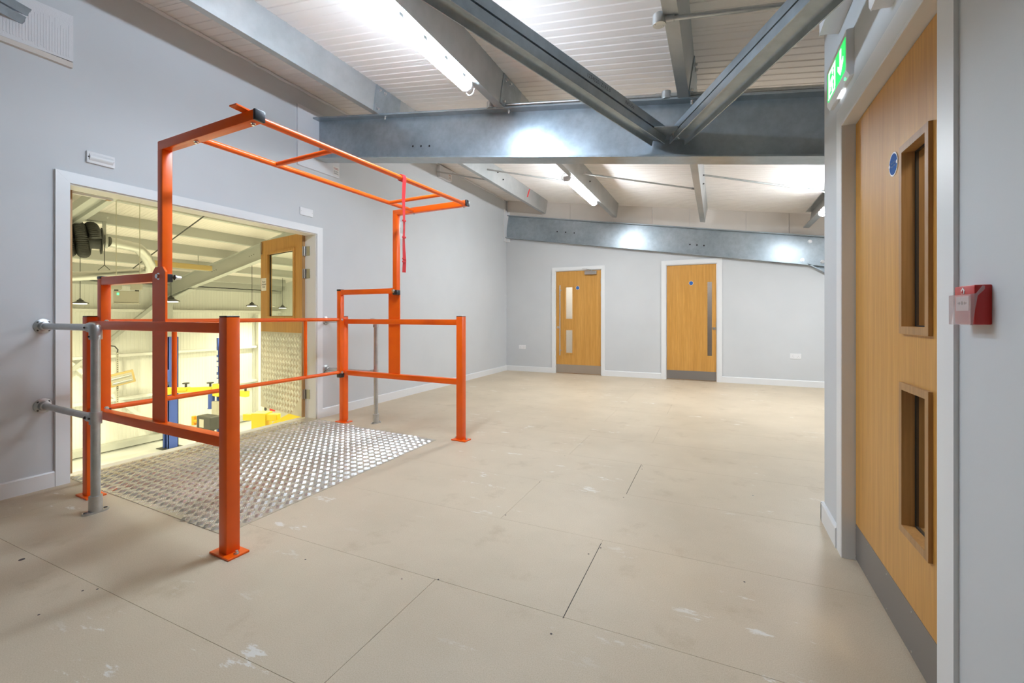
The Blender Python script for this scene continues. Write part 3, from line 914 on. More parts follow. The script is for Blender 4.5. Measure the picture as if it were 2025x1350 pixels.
pic([(0.20, 0.60), (0.33, 0.65), (0.37, 0.52), (0.42, 0.50), (0.41, 0.44), (0.34, 0.46), (0.32, 0.40), (0.36, 0.30), (0.34, 0.14), (0.28, 0.14), (0.30, 0.28), (0.25, 0.36), (0.20, 0.24), (0.14, 0.22), (0.14, 0.28), (0.18, 0.30), (0.25, 0.54), (0.20, 0.52), (0.17, 0.42), (0.13, 0.44)], 'runner')
pic([(0.72, 0.92), (0.80, 0.92), (0.80, 0.42), (0.90, 0.56), (0.90, 0.40), (0.76, 0.12), (0.62, 0.40), (0.62, 0.56), (0.72, 0.42)], 'arrow')
MB().box((EX0 + 0.014, 2.44, EZ0 - 0.001), (EX0 + 0.030, 2.53, EZ0 + 0.0035)).build('downlight', 'led_white', ex)
MB().box((EX0 + 0.004, 2.345, EZ0 + 0.0045), (EX0 + 0.012, 2.36, EZ0 + 0.012)).build('indicator', 'led_green', ex)

cp = thing('fire_call_point', 'red fire alarm call point with hinged clear cover beside door frame', 'alarm', (XR, 1.313, 1.125))
CY0, CY1, CZ0, CZ1 = 1.269, 1.357, 1.082, 1.167
cx = 0.496
MB().box((cx, CY0, CZ0), (XR + 0.002, CY1, CZ1), 0.003, 2).build('case', 'red_plastic', cp)
wp = MB().box((cx - 0.0015, CY0 + 0.020, CZ0 + 0.030), (cx + 0.001, CY1 - 0.012, CZ0 + 0.062)).build('press_plate', 'paper', cp)
ym, zm = (CY0 + CY1) / 2 + 0.004, CZ0 + 0.047
MB().tube((cx - 0.002, ym, zm), (cx - 0.0012, ym, zm), 0.0042, 14).build('press_dot', 'ink', wp)
for sg in (-1, 1):
    MB().prism([(cx - 0.002, ym + sg * 0.008, zm), (cx - 0.002, ym + sg * 0.013, zm + 0.004), (cx - 0.002, ym + sg * 0.013, zm + 0.0015), (cx - 0.002, ym + sg * 0.019, zm + 0.0015), (cx - 0.002, ym + sg * 0.019, zm - 0.0015), (cx - 0.002, ym + sg * 0.013, zm - 0.0015), (cx - 0.002, ym + sg * 0.013, zm - 0.004)], (0.001, 0, 0)).build('press_arrow', 'ink', wp)
# burning house mark
hm = [(0, 0), (0.013, 0), (0.013, 0.007), (0.0155, 0.007), (0.0065, 0.0145), (-0.0025, 0.007), (0, 0.007)]
MB().prism([(cx - 0.0012, CY0 + 0.053 - a, CZ1 - 0.018 + b) for a, b in hm], (0.0016, 0, 0)).build('house_mark', 'white_plastic', cp)
MB().prism([(cx - 0.0022, CY0 + 0.053 - a, CZ1 - 0.018 + b) for a, b in ((0.003, 0.001), (0.010, 0.001), (0.009, 0.006), (0.007, 0.009), (0.006, 0.005), (0.004, 0.006))], (0.0016, 0, 0)).build('flame_mark', 'red_plastic', cp)
# clear flap, hinged at the top of the sides
fl = MB()
fl.box((cx - 0.008, CY0 - 0.004, CZ0 - 0.001), (cx - 0.0065, CY1 + 0.004, CZ1 - 0.020))
for yy in (CY0 - 0.0045, CY1 + 0.0025):
    fl.prism([(cx - 0.0075, yy, CZ0 - 0.001), (cx - 0.004, yy, CZ0 - 0.001), (cx + 0.000, yy, CZ0 + 0.035), (cx + 0.004, yy, CZ0 + 0.062), (cx + 0.015, yy, CZ1 - 0.010), (cx + 0.015, yy, CZ1 - 0.003), (cx + 0.012, yy, CZ1 - 0.002), (cx + 0.002, yy, CZ1 - 0.018), (cx - 0.0075, yy, CZ1 - 0.020)], (0, 0.002, 0))
fl.build('clear_cover', 'clear_flap', cp)
#--PART2--
# ------------------------------------------------------------------ orange pallet gate
gate = thing('pallet_gate', 'orange steel pallet gate with raised swing frame round the tread plate', 'gate', (-2.75, 2.4, 0))
OC = 'orange_coat'
def post(pc, e, z0=0.0, z1=1.1, s=0.062):
    e = V(e).normalized()
    b, t = V((pc[0], pc[1], z0 + 0.008)), V((pc[0], pc[1], z1 - 0.004))
    o = MB().bar(b, t, s, s, e, 0.004, 2).build('post', OC, gate)
    sd = e.cross(V((0, 0, 1)))
    c = V((pc[0], pc[1], 0.005))
    MB().bar(c - e * 0.075, c + e * 0.075, 0.098, 0.010, (0, 0, 1), 0.002).build('base_plate', OC, o)
    MB().bar(t, t + V((0, 0, 0.006)), s - 0.001, s - 0.001, e, 0.002).build('end_cap', 'black_plastic', o)
    for sg in (-1, 1):
        bp = c + e * (0.055 * sg) + V((0, 0, 0.005)) + sd * (0.0 if sg > 0 else 0.0)
        MB().tube(bp, bp + V((0, 0, 0.003)), 0.013, 12).tube(bp + V((0, 0, 0.002)), bp + V((0, 0, 0.011)), 0.0095, 6).tube(bp + V((0, 0, 0.01)), bp + V((0, 0, 0.018)), 0.0055, 8).build('anchor_bolt', 'bright_bolt', o)
    # weld fillets
    MB().lathe((pc[0], pc[1], 0.009), (0, 0, 1), [(0, 0.047), (0.004, 0.042)], 4) if False else None
    return o
nf, nb = V((-2.060, 1.330, 0)), V((-3.490, 1.400, 0))
ff, fb = V((-2.066, 3.402, 0)), V((-3.532, 3.478, 0))
en, ef = (nb - nf).normalized(), (fb - ff).normalized()
for pc, e in ((nf, en), (nb, en), (ff, ef), (fb, ef)):
    post(pc, e)
Zv = V((0, 0, 1))
for a, b, e in ((nf, nb, en), (ff, fb, ef)):
    for z in (1.046, 0.517):
        MB().bar(a + e * 0.03 + Zv * z, b - e * 0.03 + Zv * z, 0.050, 0.050, Zv, 0.004, 2).build('rail', OC, gate)
# pivot plates with chamfered heads
def pplate(x0, x1, y, zb_, zt_, e, name='pivot_plate'):
    t = 0.010
    pr = [(x0, zb_), (x1, zb_), (x1, zt_ - 0.028), (x1 - 0.028, zt_), (x0 + 0.028, zt_), (x0, zt_ - 0.028)]
    sd = V((-e.y, e.x, 0))
    if sd.y < 0:
        sd = -sd
    yy = lambda x: y + (x - x0) * e.y / e.x
    return MB().prism([(x, yy(x), z) for x, z in pr], sd * t).build(name, OC, gate)
pn = pplate(-2.762, -2.630, 1.366, 0.540, 1.362, en)
pf = pplate(-2.912, -2.772, 3.440, 0.500, 1.374, ef)
def beam_(p, q, s=0.050, name='swing_arm', up=Zv, caps=()):
    o = MB().bar(p, q, s, s, up, 0.004, 2).build(name, OC, gate)
    p, q = V(p), V(q)
    d = (q - p).normalized()
    for c in caps:
        if c == 'q':
            MB().bar(q - d * 0.012, q + d * 0.006, s + 0.003, s + 0.003, up, 0.004, 2).build('end_cap', 'black_plastic', o)
        else:
            MB().bar(p + d * (0.040 if name == 'swing_upright' else 0.012), p - d * 0.006, s + 0.003, s + 0.003, up, 0.004, 2).build('end_cap', 'black_plastic', o)
    return o
def xy(x, y, z):
    return V((x, y, z))
# near swing frame (inner side of the near pivot plate)
un, uf = xy(-2.730, 1.410, 0), xy(-2.785, 3.402, 0)
beam_(un + Zv * 1.290, un + Zv * 2.0, caps='p', name='swing_upright', up=en)
beam_(xy(-2.755, 1.411, 2.022), xy(-1.955, 1.405, 2.043), caps='q')
beam_(xy(-2.73, 1.410, 1.312), xy(-3.372, 1.424, 1.312))
beam_(xy(-3.397, 1.425, 0.500), xy(-3.397, 1.425, 1.337), name='swing_upright', up=en, caps='pq')
# far swing frame
beam_(uf + Zv * 1.310, uf + Zv * 2.075, caps='p', name='swing_upright', up=ef)
beam_(xy(-2.810, 3.403, 2.085), xy(-1.995, 3.396, 2.095), caps='q')
beam_(xy(-2.785, 3.402, 1.342), xy(-3.475, 3.402, 1.342))
beam_(xy(-3.500, 3.402, 0.480), xy(-3.500, 3.402, 1.368), name='swing_upright', up=ef, caps='pq')
# pivot and fixing bolts
for p in (xy(-2.700, 1.366, 1.312),):
    bolt(p, (0, -1, 0), 0.013, 0.014, pn, 'pivot_bolt')
    bolt(p + V((0, 0.075, 0)), (0, 1, 0), 0.010, 0.03, pn, 'pivot_bolt')
bolt(xy(-2.80, 3.377, 1.342), (0, -1, 0), 0.012, 0.014, pf, 'pivot_bolt')
# round rails of the raised side
def rail_(p, q, r=0.0165, name='round_rail'):
    return MB().tube(p, q, r, 16).build(name, OC, gate)
Lp = lambda a, b, y: a + (b - a) * ((y - a.y) / (b.y - a.y))
oa, ob = xy(-1.985, 1.43, 2.037), xy(-2.020, 3.37, 2.088)
ia, ib = xy(-2.440, 1.43, 2.020), xy(-2.575, 3.37, 2.082)
rail_(oa, ob)
rail_(ia, ib)
for y in (1.885, 3.02):
    rail_(Lp(oa, ob, y), Lp(ia, ib, y), 0.0145, 'cross_bar')
# round rails of the lowered side
la, lb = xy(-3.397, 1.45, 1.066), xy(-3.500, 3.377, 1.066)
ka, kb = xy(-3.397, 1.45, 0.540), xy(-3.500, 3.377, 0.528)
rail_(la, lb)
rail_(ka, kb)
for y in (1.822, 2.955):
    rail_(Lp(la, lb, y), Lp(ka, kb, y), 0.0155, 'cross_bar')
for p in (xy(-2.00, 1.405, 2.016), xy(-2.45, 1.409, 2.005), xy(-2.03, 3.396, 2.069), xy(-2.58, 3.401, 2.064)):
    bolt(p, (0, 0, -1), 0.008, 0.012, gate, 'fixing_bolt')
for p in (xy(-3.372, 1.425, 0.54), xy(-3.372, 1.425, 1.066)):
    bolt(p, (1, 0, 0), 0.009, 0.010, gate, 'fixing_bolt')
for p in (xy(-3.475, 3.40, 0.528), xy(-3.475, 3.40, 1.066)):
    bolt(p, (1, -0.3, 0), 0.008, 0.010, gate, 'fixing_bolt')
# stop tab on the near arm
MB().bar((-2.030, 1.325, 2.075), (-2.030, 1.420, 2.071), 0.050, 0.008, Zv, 0.001).build('stop_tab', OC, gate)

# red strap hanging from the raised rail
ps = Lp(oa, ob, 2.505)
st = thing('webbing_strap', 'red webbing strap hanging from the raised orange rail', 'strap', ps)
mb = MB()
zs = [0.020, 0.0, -0.05, -0.15, -0.25, -0.35, -0.42, -0.50, -0.58, -0.66]
cl_ = []
for i, dz in enumerate(zs):
    cl_.append((V((ps.x + 0.020 + 0.004 * math.sin(i * 1.7), ps.y + 0.003 * math.sin(i * 1.1), ps.z + dz)), 0.25 * math.sin(i * 0.9)))
L_, R_ = [], []
for c, a in cl_:
    t_ = V((math.sin(a), math.cos(a), 0)) * 0.0145
    nn = V((math.cos(a), -math.sin(a), 0)) * 0.0012
    L_.append((mb.bm.verts.new(c - t_ - nn), mb.bm.verts.new(c - t_ + nn)))
    R_.append((mb.bm.verts.new(c + t_ - nn), mb.bm.verts.new(c + t_ + nn)))
for i in range(len(cl_) - 1):
    a, b, c, d_ = L_[i], R_[i], R_[i + 1], L_[i + 1]
    for q in ((a[1], b[1], c[1], d_[1]), (a[0], d_[0], c[0], b[0]), (a[0], a[1], d_[1], d_[0]), (b[1], b[0], c[0], c[1])):
        mb.bm.faces.new(q)
mb.bm.faces.new((L_[0][0], R_[0][0], R_[0][1], L_[0][1]))
mb.bm.faces.new((L_[-1][1], R_[-1][1], R_[-1][0], L_[-1][0]))
mb.build('strap_tail', 'red_web', st)
lo = MB()
ring = [V((ps.x + 0.021 * math.cos(a), ps.y, ps.z + 0.021 * math.sin(a))) for a in [2 * PI * i / 20 for i in range(20)]]
pv = [(p, p + (p - ps).normalized() * 0.003) for p in ring]
vs = [[lo.bm.verts.new(q + V((0, s * 0.016, 0))) for q in pr for s in (-1, 1)] for pr in pv]
for i in range(20):
    a, b = vs[i], vs[(i + 1) % 20]
    for f in ((0, 1), (2, 3), (0, 2), (1, 3)):
        lo.bm.faces.new((a[f[0]], a[f[1]], b[f[1]], b[f[0]]))
lo.build('strap_loop', 'red_web', st)
for dz in (-0.30, -0.415, -0.565, -0.585):
    MB().box((ps.x + 0.016, ps.y - 0.0155, ps.z + dz - 0.006), (ps.x + 0.027, ps.y + 0.0155, ps.z + dz + 0.006), 0.001).build('stitched_fold', 'red_web', st)

# ------------------------------------------------------------------ galvanised key clamp handrails
def handrail(label, px, py, wy, zr=(1.036, 0.530)):
    t = thing('handrail', label, 'handrail', (px, py, 0))
    TG = 'tube_galv'
    r = 0.0215
    MB().tube((px, py, 0.01), (px, py, zr[0] - 0.01), r, 20).build('upright_tube', TG, t)
    bs = MB().lathe((px, py, 0.008), (0, 0, 1), [(0, 0.031), (0.085, 0.030), (0.088, 0.024)], 20).build('base_socket', TG, t)
    pts = []
    for i in range(24):
        a = 2 * PI * i / 24
        pts.append((px + 0.030 * math.sin(a), py + (0.030 if math.cos(a) > 0 else -0.030) + 0.030 * math.cos(a), 0.0))
    MB().prism(pts, (0, 0, 0.010)).build('base_flange', TG, bs)
    for s in (-1, 1):
        MB().lathe((px, py + s * 0.045, 0.009), (0, 0, 1), [(0, 0.010), (0.004, 0.008), (0.0045, 0.003)], 12).build('flange_screw', 'ink', bs)
    for i, z in enumerate(zr):
        MB().tube((px - 0.02, py, z), (XW + 0.012, wy, z), r * 0.92, 20).build('rail_tube', TG, t)
        if i == 0:
            c = MB().path([(px - 0.062, py, z), (px - 0.02, py, z), (px - 0.006, py, z - 0.006), (px, py, z - 0.02), (px, py, z - 0.066)], 0.029, 18).build('elbow_fitting', TG, t)
        else:
            c = MB().tube((px, py, z - 0.034), (px, py, z + 0.034), 0.0285, 20).tube((px, py, z), (px - 0.066, py, z), 0.0275, 18).build('tee_fitting', TG, t)
        for dz, dx in ((-0.05 if i == 0 else 0.0, 0.0), (0.0, -0.05)):
            bolt((px + dx, py - 0.026, z + dz), (0, -1, 0), 0.006, 0.007, c, 'grub_screw', 'ink')
        f = MB().lathe((XW, wy, z), (1, 0, 0), [(-0.001, 0.047), (0.006, 0.046), (0.010, 0.036), (0.013, 0.029), (0.045, 0.028), (0.047, 0.023)], 24).build('wall_flange', 'tube_galv', t)
        for k in range(4):
            a = PI / 4 + k * PI / 2
            MB().lathe((XW + 0.006, wy + 0.036 * math.cos(a), z + 0.036 * math.sin(a)), (1, 0, 0), [(0, 0.0075), (0.004, 0.006), (0.005, 0.002)], 10).build('flange_screw', 'ink', f)
    return t
handrail('galvanised tube handrail on the near side of the doorway in front of the orange post', -3.172, 1.292, 1.324)
handrail('galvanised tube handrail on the far side of the doorway behind the orange gate', -3.190, 3.575, 3.580, (1.050, 0.520))

# ------------------------------------------------------------------ tread plate
tp = thing('tread_plate', 'aluminium chequer tread plate on the floor inside the orange gate', 'tread plate', (-3.1, 2.4, 0))
A_, B_, C_, D_ = V((-4.025, 1.487, 0)), V((-2.254, 1.421, 0)), V((-2.266, 3.308, 0)), V((-4.025, 3.452, 0))
MB().prism([A_, B_, C_, D_], (0, 0, 0.003)).build('sheet', 'tread_alu', tp)
def bars_mesh(org, ex, ey, nz, nx, ny, pitch, bl, bw, bh, inside):
    """five bar groups, direction alternating like a chequerboard"""
    mb = MB()
    bm = mb.bm
    for i in range(nx):
        for j in range(ny):
            c = org + ex * ((i + 0.5) * pitch) + ey * ((j + 0.5) * pitch)
            if not inside(c):
                continue
            a, b = (ex, ey) if (i + j) % 2 == 0 else (ey, ex)
            for k in range(5):
                o = c + b * ((k - 2) * bl / 4.6)
                p = [o - a * bl / 2, o - b * bw / 2, o + a * bl / 2, o + b * bw / 2]
                q = [o - a * bl * 0.30 + nz * bh, o - b * bw * 0.16 + nz * bh, o + a * bl * 0.30 + nz * bh, o + b * bw * 0.16 + nz * bh]
                P = [bm.verts.new(v) for v in p]
                Q = [bm.verts.new(v) for v in q]
                for n in range(4):
                    m = (n + 1) % 4
                    bm.faces.new((P[n], P[m], Q[m], Q[n]))
                bm.faces.new(Q)
    return mb
def in_plate(c):
    pts = [A_, B_, C_, D_]
    for i in range(4):
        p, q = pts[i], pts[(i + 1) % 4]
        nn = V((-(q - p).y, (q - p).x, 0)).normalized()
        if (c - p).dot(nn) < 0.012:
            return False
    return True
ex_, ey_ = V((1, 1, 0)).normalized(), V((-1, 1, 0)).normalized()
o = bars_mesh(V((-3.0, 0.0, 0.003)), ex_, ey_, Zv, 66, 66, 0.0455, 0.044, 0.0084, 0.0023, in_plate).build('raised_bars', 'tread_bar', tp, angle=10)
o['kind'] = 'stuff'

# ------------------------------------------------------------------ open leaves of the workshop doorway
HX = -4.066
door4 = empty_structure('door_4', (HX, OY1, 0))
tag(door4, 'open oak leaf with glazed panel and tread plate kick panel in the workshop doorway', 'door')
ang = R(167.8)
lu = V((math.cos(ang), math.sin(ang), 0))       # from hinge to leading edge
ln = V((-lu.y, lu.x, 0))
if ln.y > 0:
    ln = -ln                                       # towards the camera
hp = V((HX, 3.415, 0))
def f4(u, z, d):
    return hp + lu * u + ln * d + Zv * z
LW, LH = 0.970, 2.000
H4 = [(0.184, 0.789, 1.092, 1.835)]
mb = MB()
for a, b, c, d_ in slab_with_holes(0.004, LW, 0.010, LH, H4):
    mb.hexa([f4(a, c, -0.044), f4(b, c, -0.044), f4(b, c, 0), f4(a, c, 0), f4(a, d_, -0.044), f4(b, d_, -0.044), f4(b, d_, 0), f4(a, d_, 0)])
bmesh.ops.remove_doubles(mb.bm, verts=mb.bm.verts[:], dist=1e-5)
mb.build('door_leaf', 'oak_veneer', door4)
MB().hexa([f4(0.0005, 0.010, -0.0445), f4(0.006, 0.010, -0.0445), f4(0.006, 0.010, 0.0005), f4(0.0005, 0.010, 0.0005), f4(0.0005, LH, -0.0445), f4(0.006, LH, -0.0445), f4(0.006, LH, 0.0005), f4(0.0005, LH, 0.0005)]).build('edge_lipping', 'edge_timber', door4)
h = H4[0]
bb = bead_frame(f4, h[0] + 0.006, h[1] - 0.006, h[2] + 0.006, h[3] - 0.006, 0.028, -0.018, 0.010).build('glazing_bead', 'oak_veneer', door4)
MB().hexa([f4(h[0], h[2], -0.026), f4(h[1], h[2], -0.026), f4(h[1], h[2], -0.020), f4(h[0], h[2], -0.020), f4(h[0], h[3], -0.026), f4(h[1], h[3], -0.026), f4(h[1], h[3], -0.020), f4(h[0], h[3], -0.020)]).build('glass_pane', 'clear_glass', bb)
bead_frame(f4, h[0] + 0.012, h[1] - 0.012, h[2] + 0.012, h[3] - 0.012, 0.012, -0.030, -0.0175).build('glazing_seal', 'black_rubber', bb)
kb_ = MB().hexa([f4(u, z, d) for z in (0.012, 0.917) for u, d in ((0.012, -0.001), (LW - 0.002, -0.001), (LW - 0.002, 0.002), (0.012, 0.002))]).build('kick_panel', 'tread_alu', door4)
e1, e2 = (lu + Zv).normalized(), (Zv - lu).normalized()
def in_kick(c):
    u_ = (c - hp).dot(lu)
    return 0.034 < u_ < LW - 0.022 and 0.034 < c.z < 0.897
o = bars_mesh(f4(0.5, -0.25, 0.002), e1, e2, ln, 36, 36, 0.0455, 0.044, 0.0084, 0.0020, in_kick).build('raised_bars', 'tread_bar', kb_, angle=10)
o['kind'] = 'stuff'
sg_ = MB().hexa([f4(u, z, d) for z in (1.405, 1.556) for u, d in ((0.825, 0), (0.957, 0), (0.957, 0.002), (0.825, 0.002))]).build('door_notice', 'paper', door4)
text_part('Power\nAssisted\nDoor', 0.032, (f4(0.891, 1.481, 0.0024), -lu, (0, 0, 1)), 'ink', sg_)
MB().hexa([f4(u, z, d) for z in (1.845, 1.990) for u, d in ((0.935, 0), (0.968, 0), (0.968, 0.012), (0.935, 0.012))]).build('flush_bolt', 'brushed_steel', door4)
for z in (1.804, 1.560, 0.258):
    hg = MB().tube((HX + 0.014, OY1 - 0.012, z - 0.05), (HX + 0.014, OY1 - 0.012, z + 0.05), 0.007, 10)
    hg.box((HX + 0.012, OY1 - 0.004, z - 0.05), (-3.985, OY1 + 0.001, z + 0.05))
    hg.hexa([f4(u, zz, d) for zz in (z - 0.05, z + 0.05) for u, d in ((-0.003, -0.036), (0.0002, -0.036), (0.0002, 0.0), (-0.003, 0.0))])
    hg.build('hinge', 'brushed_steel', door4)
door5 = empty_structure('door_5', (HX, OY0, 0))
tag(door5, 'open oak leaf seen edge on at the near jamb of the workshop doorway', 'door')
MB().box((HX - LW, 1.483, 0.010), (HX - 0.001, 1.527, LH)).build('door_leaf', 'oak_veneer', door5)
MB().box((HX - 0.001, 1.483, 0.010), (HX + 0.003, 1.5275, LH - 0.08)).build('edge_lipping', 'edge_timber', door5)
MB().box((HX - 0.001, 1.483, LH - 0.08), (HX + 0.003, 1.5275, LH)).build('edge_block', 'oak_bead', door5)
ar = MB().box((-4.13, 1.530, 1.962), (-4.10, 1.775, 1.978)).build('operator_arm', 'white_gloss', door5)
MB().box((-4.132, 1.735, 1.960), (-4.098, 1.765, 1.9615)).build('arm_shoe', 'edge_timber', ar)

# ------------------------------------------------------------------ workshop beyond
GZ = -2.9
struct('floor.002', MB().box((-16.7, -5.2, GZ - 0.1), (-4.05, 12.8, GZ)), 'workshop_floor')
shopw = empty_structure('wall_workshop')
def vpanel(p, q, z0, z1a, z1b, n, ribs=10, nm='wall_panel'):
    p, q, n = V(p), V(q), V(n)
    d = q - p
    P = 1.0 / ribs
    face = []
    for i in range(ribs):
        a = i * P
        face += [(a + (0.002 if i == 0 else 0), 0), (a + P * 0.40, 0), (a + P * 0.46, -0.006), (a + P * 0.54, -0.006), (a + P * 0.60, 0)]
    face.append((0.998, 0))
    poly = [p + d * t + n * h for t, h in face] + [p + d * 0.998 - n * 0.05, p + d * 0.002 - n * 0.05]
    MB().prism([(v.x, v.y, z0) for v in poly], (0, 0, z1a - z0)).build(nm, 'workshop_sheet', shopw, angle=15)
for i in range(18):
    y0 = -5.2 + i
    vpanel((-16.45, y0, 0), (-16.45, y0 + 1, 0), GZ, 2.3, 2.3, (1, 0, 0))
for i in range(12):
    x0 = -16.45 + i * 1.04
    vpanel((x0, 12.7, 0), (x0 + 1.04, 12.7, 0), GZ, min(shop_z(x0 + 1.04) + 0.25, 4.2), 0, (0, -1, 0))
struct('wall_workshop_near', MB().box((-16.6, -5.3, GZ), (-4.05, -5.2, 4.2)), 'workshop_sheet')
struct('wall_workshop_inner', MB().box((-4.20, -5.2, GZ), (-4.05, 12.8, -0.02)).box((-4.2, -5.2, -0.02), (-4.05, -3.3, 3.5)).box((-4.2, 8.3, -0.02), (-4.05, 12.8, 3.5)), 'workshop_sheet')
# roof sheets of the other slope
for i in range(-8, 9):
    y0 = 3.03 + 1.08 * i
    liner(y0, y0 + 1.08, -16.6, -8.3, lambda x: shop_z(x) + 0.255, 'liner_sheet', 'liner_sheet')
for i in list(range(-8, -6)) + list(range(6, 9)):
    y0 = 3.03 + 1.08 * i
    liner(y0, y0 + 1.08, -8.3, -4.05, roof_z, 'liner_sheet', 'liner_sheet')
up2 = V((-0.2143, 0, 1)).normalized()
dn2 = V((-1, 0, -0.2143)).normalized()
wl = ['first', 'second', 'third', 'fourth', 'fifth', 'sixth']
for i, x in enumerate((-9.40, -10.66, -11.92, -13.18, -14.44, -15.60)):
    purlin('workshop_purlin', 'cream lit workshop roof purlin, %s one counted down from the door head' % wl[i], x, -5.0, 12.35, up2, dn2 * -1, shop_z(x), 'workshop_steel', None, 0.25, 0.07)
for nm_, y, lb in (('workshop_rafter', 8.45, 'workshop rafter rising past the lift towards the open oak leaf'),):
    t = thing(nm_, lb, 'beam', (-16.2, y, 2.1))
    ibeam(t, (-16.25, y, shop_z(-16.25)), (-8.3, y, shop_z(-8.3)), 0.45, 0.18, 'workshop_steel')
    MB().bar((-16.1, y, 1.62), (-14.9, y, shop_z(-14.9) - 0.50), 0.17, 0.02).prism([(-16.1, y - 0.006, 1.62), (-14.9, y - 0.006, shop_z(-14.9) - 0.5), (-14.9, y - 0.006, shop_z(-14.9) - 0.43), (-16.1, y - 0.006, shop_z(-16.1) - 0.43)], (0, 0.012, 0)).build('haunch', 'workshop_steel', t)
    for x in (-13.9, -13.8, -13.7, -12.2, -12.1, -12.0):
        MB().tube((x, y - 0.006, shop_z(x) - 0.21), (x, y - 0.0075, shop_z(x) - 0.21), 0.014, 8).build('bolt_hole', 'dark_gap', t)
col = thing('workshop_column', 'pale steel column on workshop wall behind the blue lift post', 'column', (-16.25, 8.45, GZ))
mb = MB().box((-16.40, 8.36, GZ), (-16.38, 8.54, 2.1)).box((-16.12, 8.36, GZ), (-16.10, 8.54, 2.1)).box((-16.38, 8.444, GZ), (-16.12, 8.456, 2.1))
mb.build('section', 'workshop_steel', col)
MB().box((-16.46, 8.30, GZ), (-16.04, 8.60, GZ + 0.02)).build('base_plate', 'workshop_steel', col)
post2 = thing('workshop_column', 'pale short column at the gable end behind the open oak leaf', 'column', (-16.25, 11.6, GZ))
MB().box((-16.40, 11.52, GZ), (-16.38, 11.68, 1.15)).box((-16.12, 11.52, GZ), (-16.10, 11.68, 1.15)).box((-16.38, 11.594, GZ), (-16.12, 11.606, 1.15)).build('section', 'workshop_sheet', post2)
rails_l = ['upper rail along the workshop wall', 'middle rail along the workshop wall', 'lower rail along the workshop wall']
for z, lb in ((1.25, 0), (-0.10, 1), (-1.40, 2)):
    MB().box((-16.44, -5.1, z - 0.02), (-16.22, 12.6, z + 0.06)).build('sheeting_rail', 'workshop_sheet', shopw)
MB().box((-16.44, -5.1, GZ), (-16.20, 12.6, GZ + 0.03)).box((-16.44, -5.1, GZ + 0.06), (-16.15, 12.6, GZ + 0.24)).build('base_rail', 'workshop_steel', shopw)
MB().box((-16.44, -5.1, 2.02), (-16.20, 12.6, 2.10)).box((-16.44, -5.1, 2.13), (-16.12, 12.6, 2.34)).build('eaves_beam', 'workshop_steel', shopw)
br = thing('wall_brace', 'pale diagonal tube bracing on workshop wall behind the near orange frame', 'brace', (-16.25, 7.2, 0.5))
MB().bar((-16.22, 8.30, 1.66), (-16.22, 5.2, -1.20), 0.10, 0.10, (1, 0, 0)).build('tube_section', 'workshop_steel', br)
br2 = thing('wall_brace', 'pale diagonal tube bracing low on workshop wall running down to lift base', 'brace', (-16.25, 7.2, -1.5))
MB().bar((-16.28, 5.2, 0.75), (-16.28, 8.35, -2.7), 0.10, 0.10, (1, 0, 0)).build('tube_section', 'workshop_sheet', br2)
# roof brace of the workshop
rb = thing('workshop_brace', 'double channel brace across workshop roof above the hose reel', 'brace', (-11.1, 4.17, 3.0))
p, q = V((-12.7, 4.20, 2.64)), V((-8.6, 4.10, 3.51))
d = (q - p).normalized()
sd = d.cross(up2).normalized()
for s in (-1, 1):
    MB().bar(p + sd * s * 0.11, q + sd * s * 0.11, 0.10, 0.14, up2).build('channel', 'workshop_steel', rb)
MB().bar(p, q, 0.16, 0.012, up2).build('web', 'workshop_steel', rb)
# diagonal tie rod under the roof
tr = thing('roof_tie', 'thin diagonal tie rod under the workshop purlins', 'rod', (-12.2, 6.4, 2.9))
MB().tube((-10.2, 6.10, 3.36), (-14.6, 6.76, 2.42), 0.014, 8).build('rod', 'machine_grey', tr)

# hanging lamps
def bay(label, x, y, z, ztop, show=True):
    t = thing('pendant_lamp', label, 'lamp', (x, y, z), 'workshop pendant lamps')
    MB().lathe((x, y, z), (0, 0, 1), [(0.0, 0.155), (0.018, 0.150), (0.040, 0.10), (0.055, 0.062), (0.085, 0.058), (0.095, 0.03), (0.12, 0.02)], 20).build('shade', 'machine_grey', t)
    MB().lathe((x, y, z - 0.010), (0, 0, 1), [(0, 0.120), (0.012, 0.125)], 20).build('lens', 'bay_glow', t)
    MB().tube((x, y, z + 0.11), (x, y, ztop), 0.007, 6).build('suspension', 'machine_grey', t)
    l = bpy.data.lights.new('bay_light', 'SPOT')
    l.energy = BAY_POWER * 4
    l.color = BAY_COL
    l.shadow_soft_size = 0.12
    l.spot_size = R(165)
    l.spot_blend = 0.6
    lo_ = bpy.data.objects.new('bay_light', l)
    C.objects.link(lo_)
    lo_.location = (0, 0, -0.03)
    lo_.parent = t
    return t
bay('dark pendant lamp hanging between door jamb and orange frame', -13.72, 5.30, 1.40, 2.66)
bay('dark pendant lamp hanging behind the near pivot of the gate', -10.15, 5.35, 1.40, 3.42)
bay('dark pendant lamp hanging beside the open oak leaf', -12.53, 8.76, 1.40, 2.90)
for x, y, wh in ((-6.9, 2.0, 'close behind the wall beside the doorway'), (-6.9, 7.6, 'above the pale yellow lift arm'), (-10.2, 1.2, 'beside the near end of the hose reel'), (-13.9, 1.6, 'over the far duct end'), (-9.6, 11.0, 'by the gable end, nearer the mezzanine'), (-14.6, 11.4, 'by the gable end, nearer the outer wall')):  # out of view, added only for their light in the workshop
    bay('added unseen pendant lamp ' + wh, x, y, 1.40, shop_z(x) if x < -8.3 else 3.7)

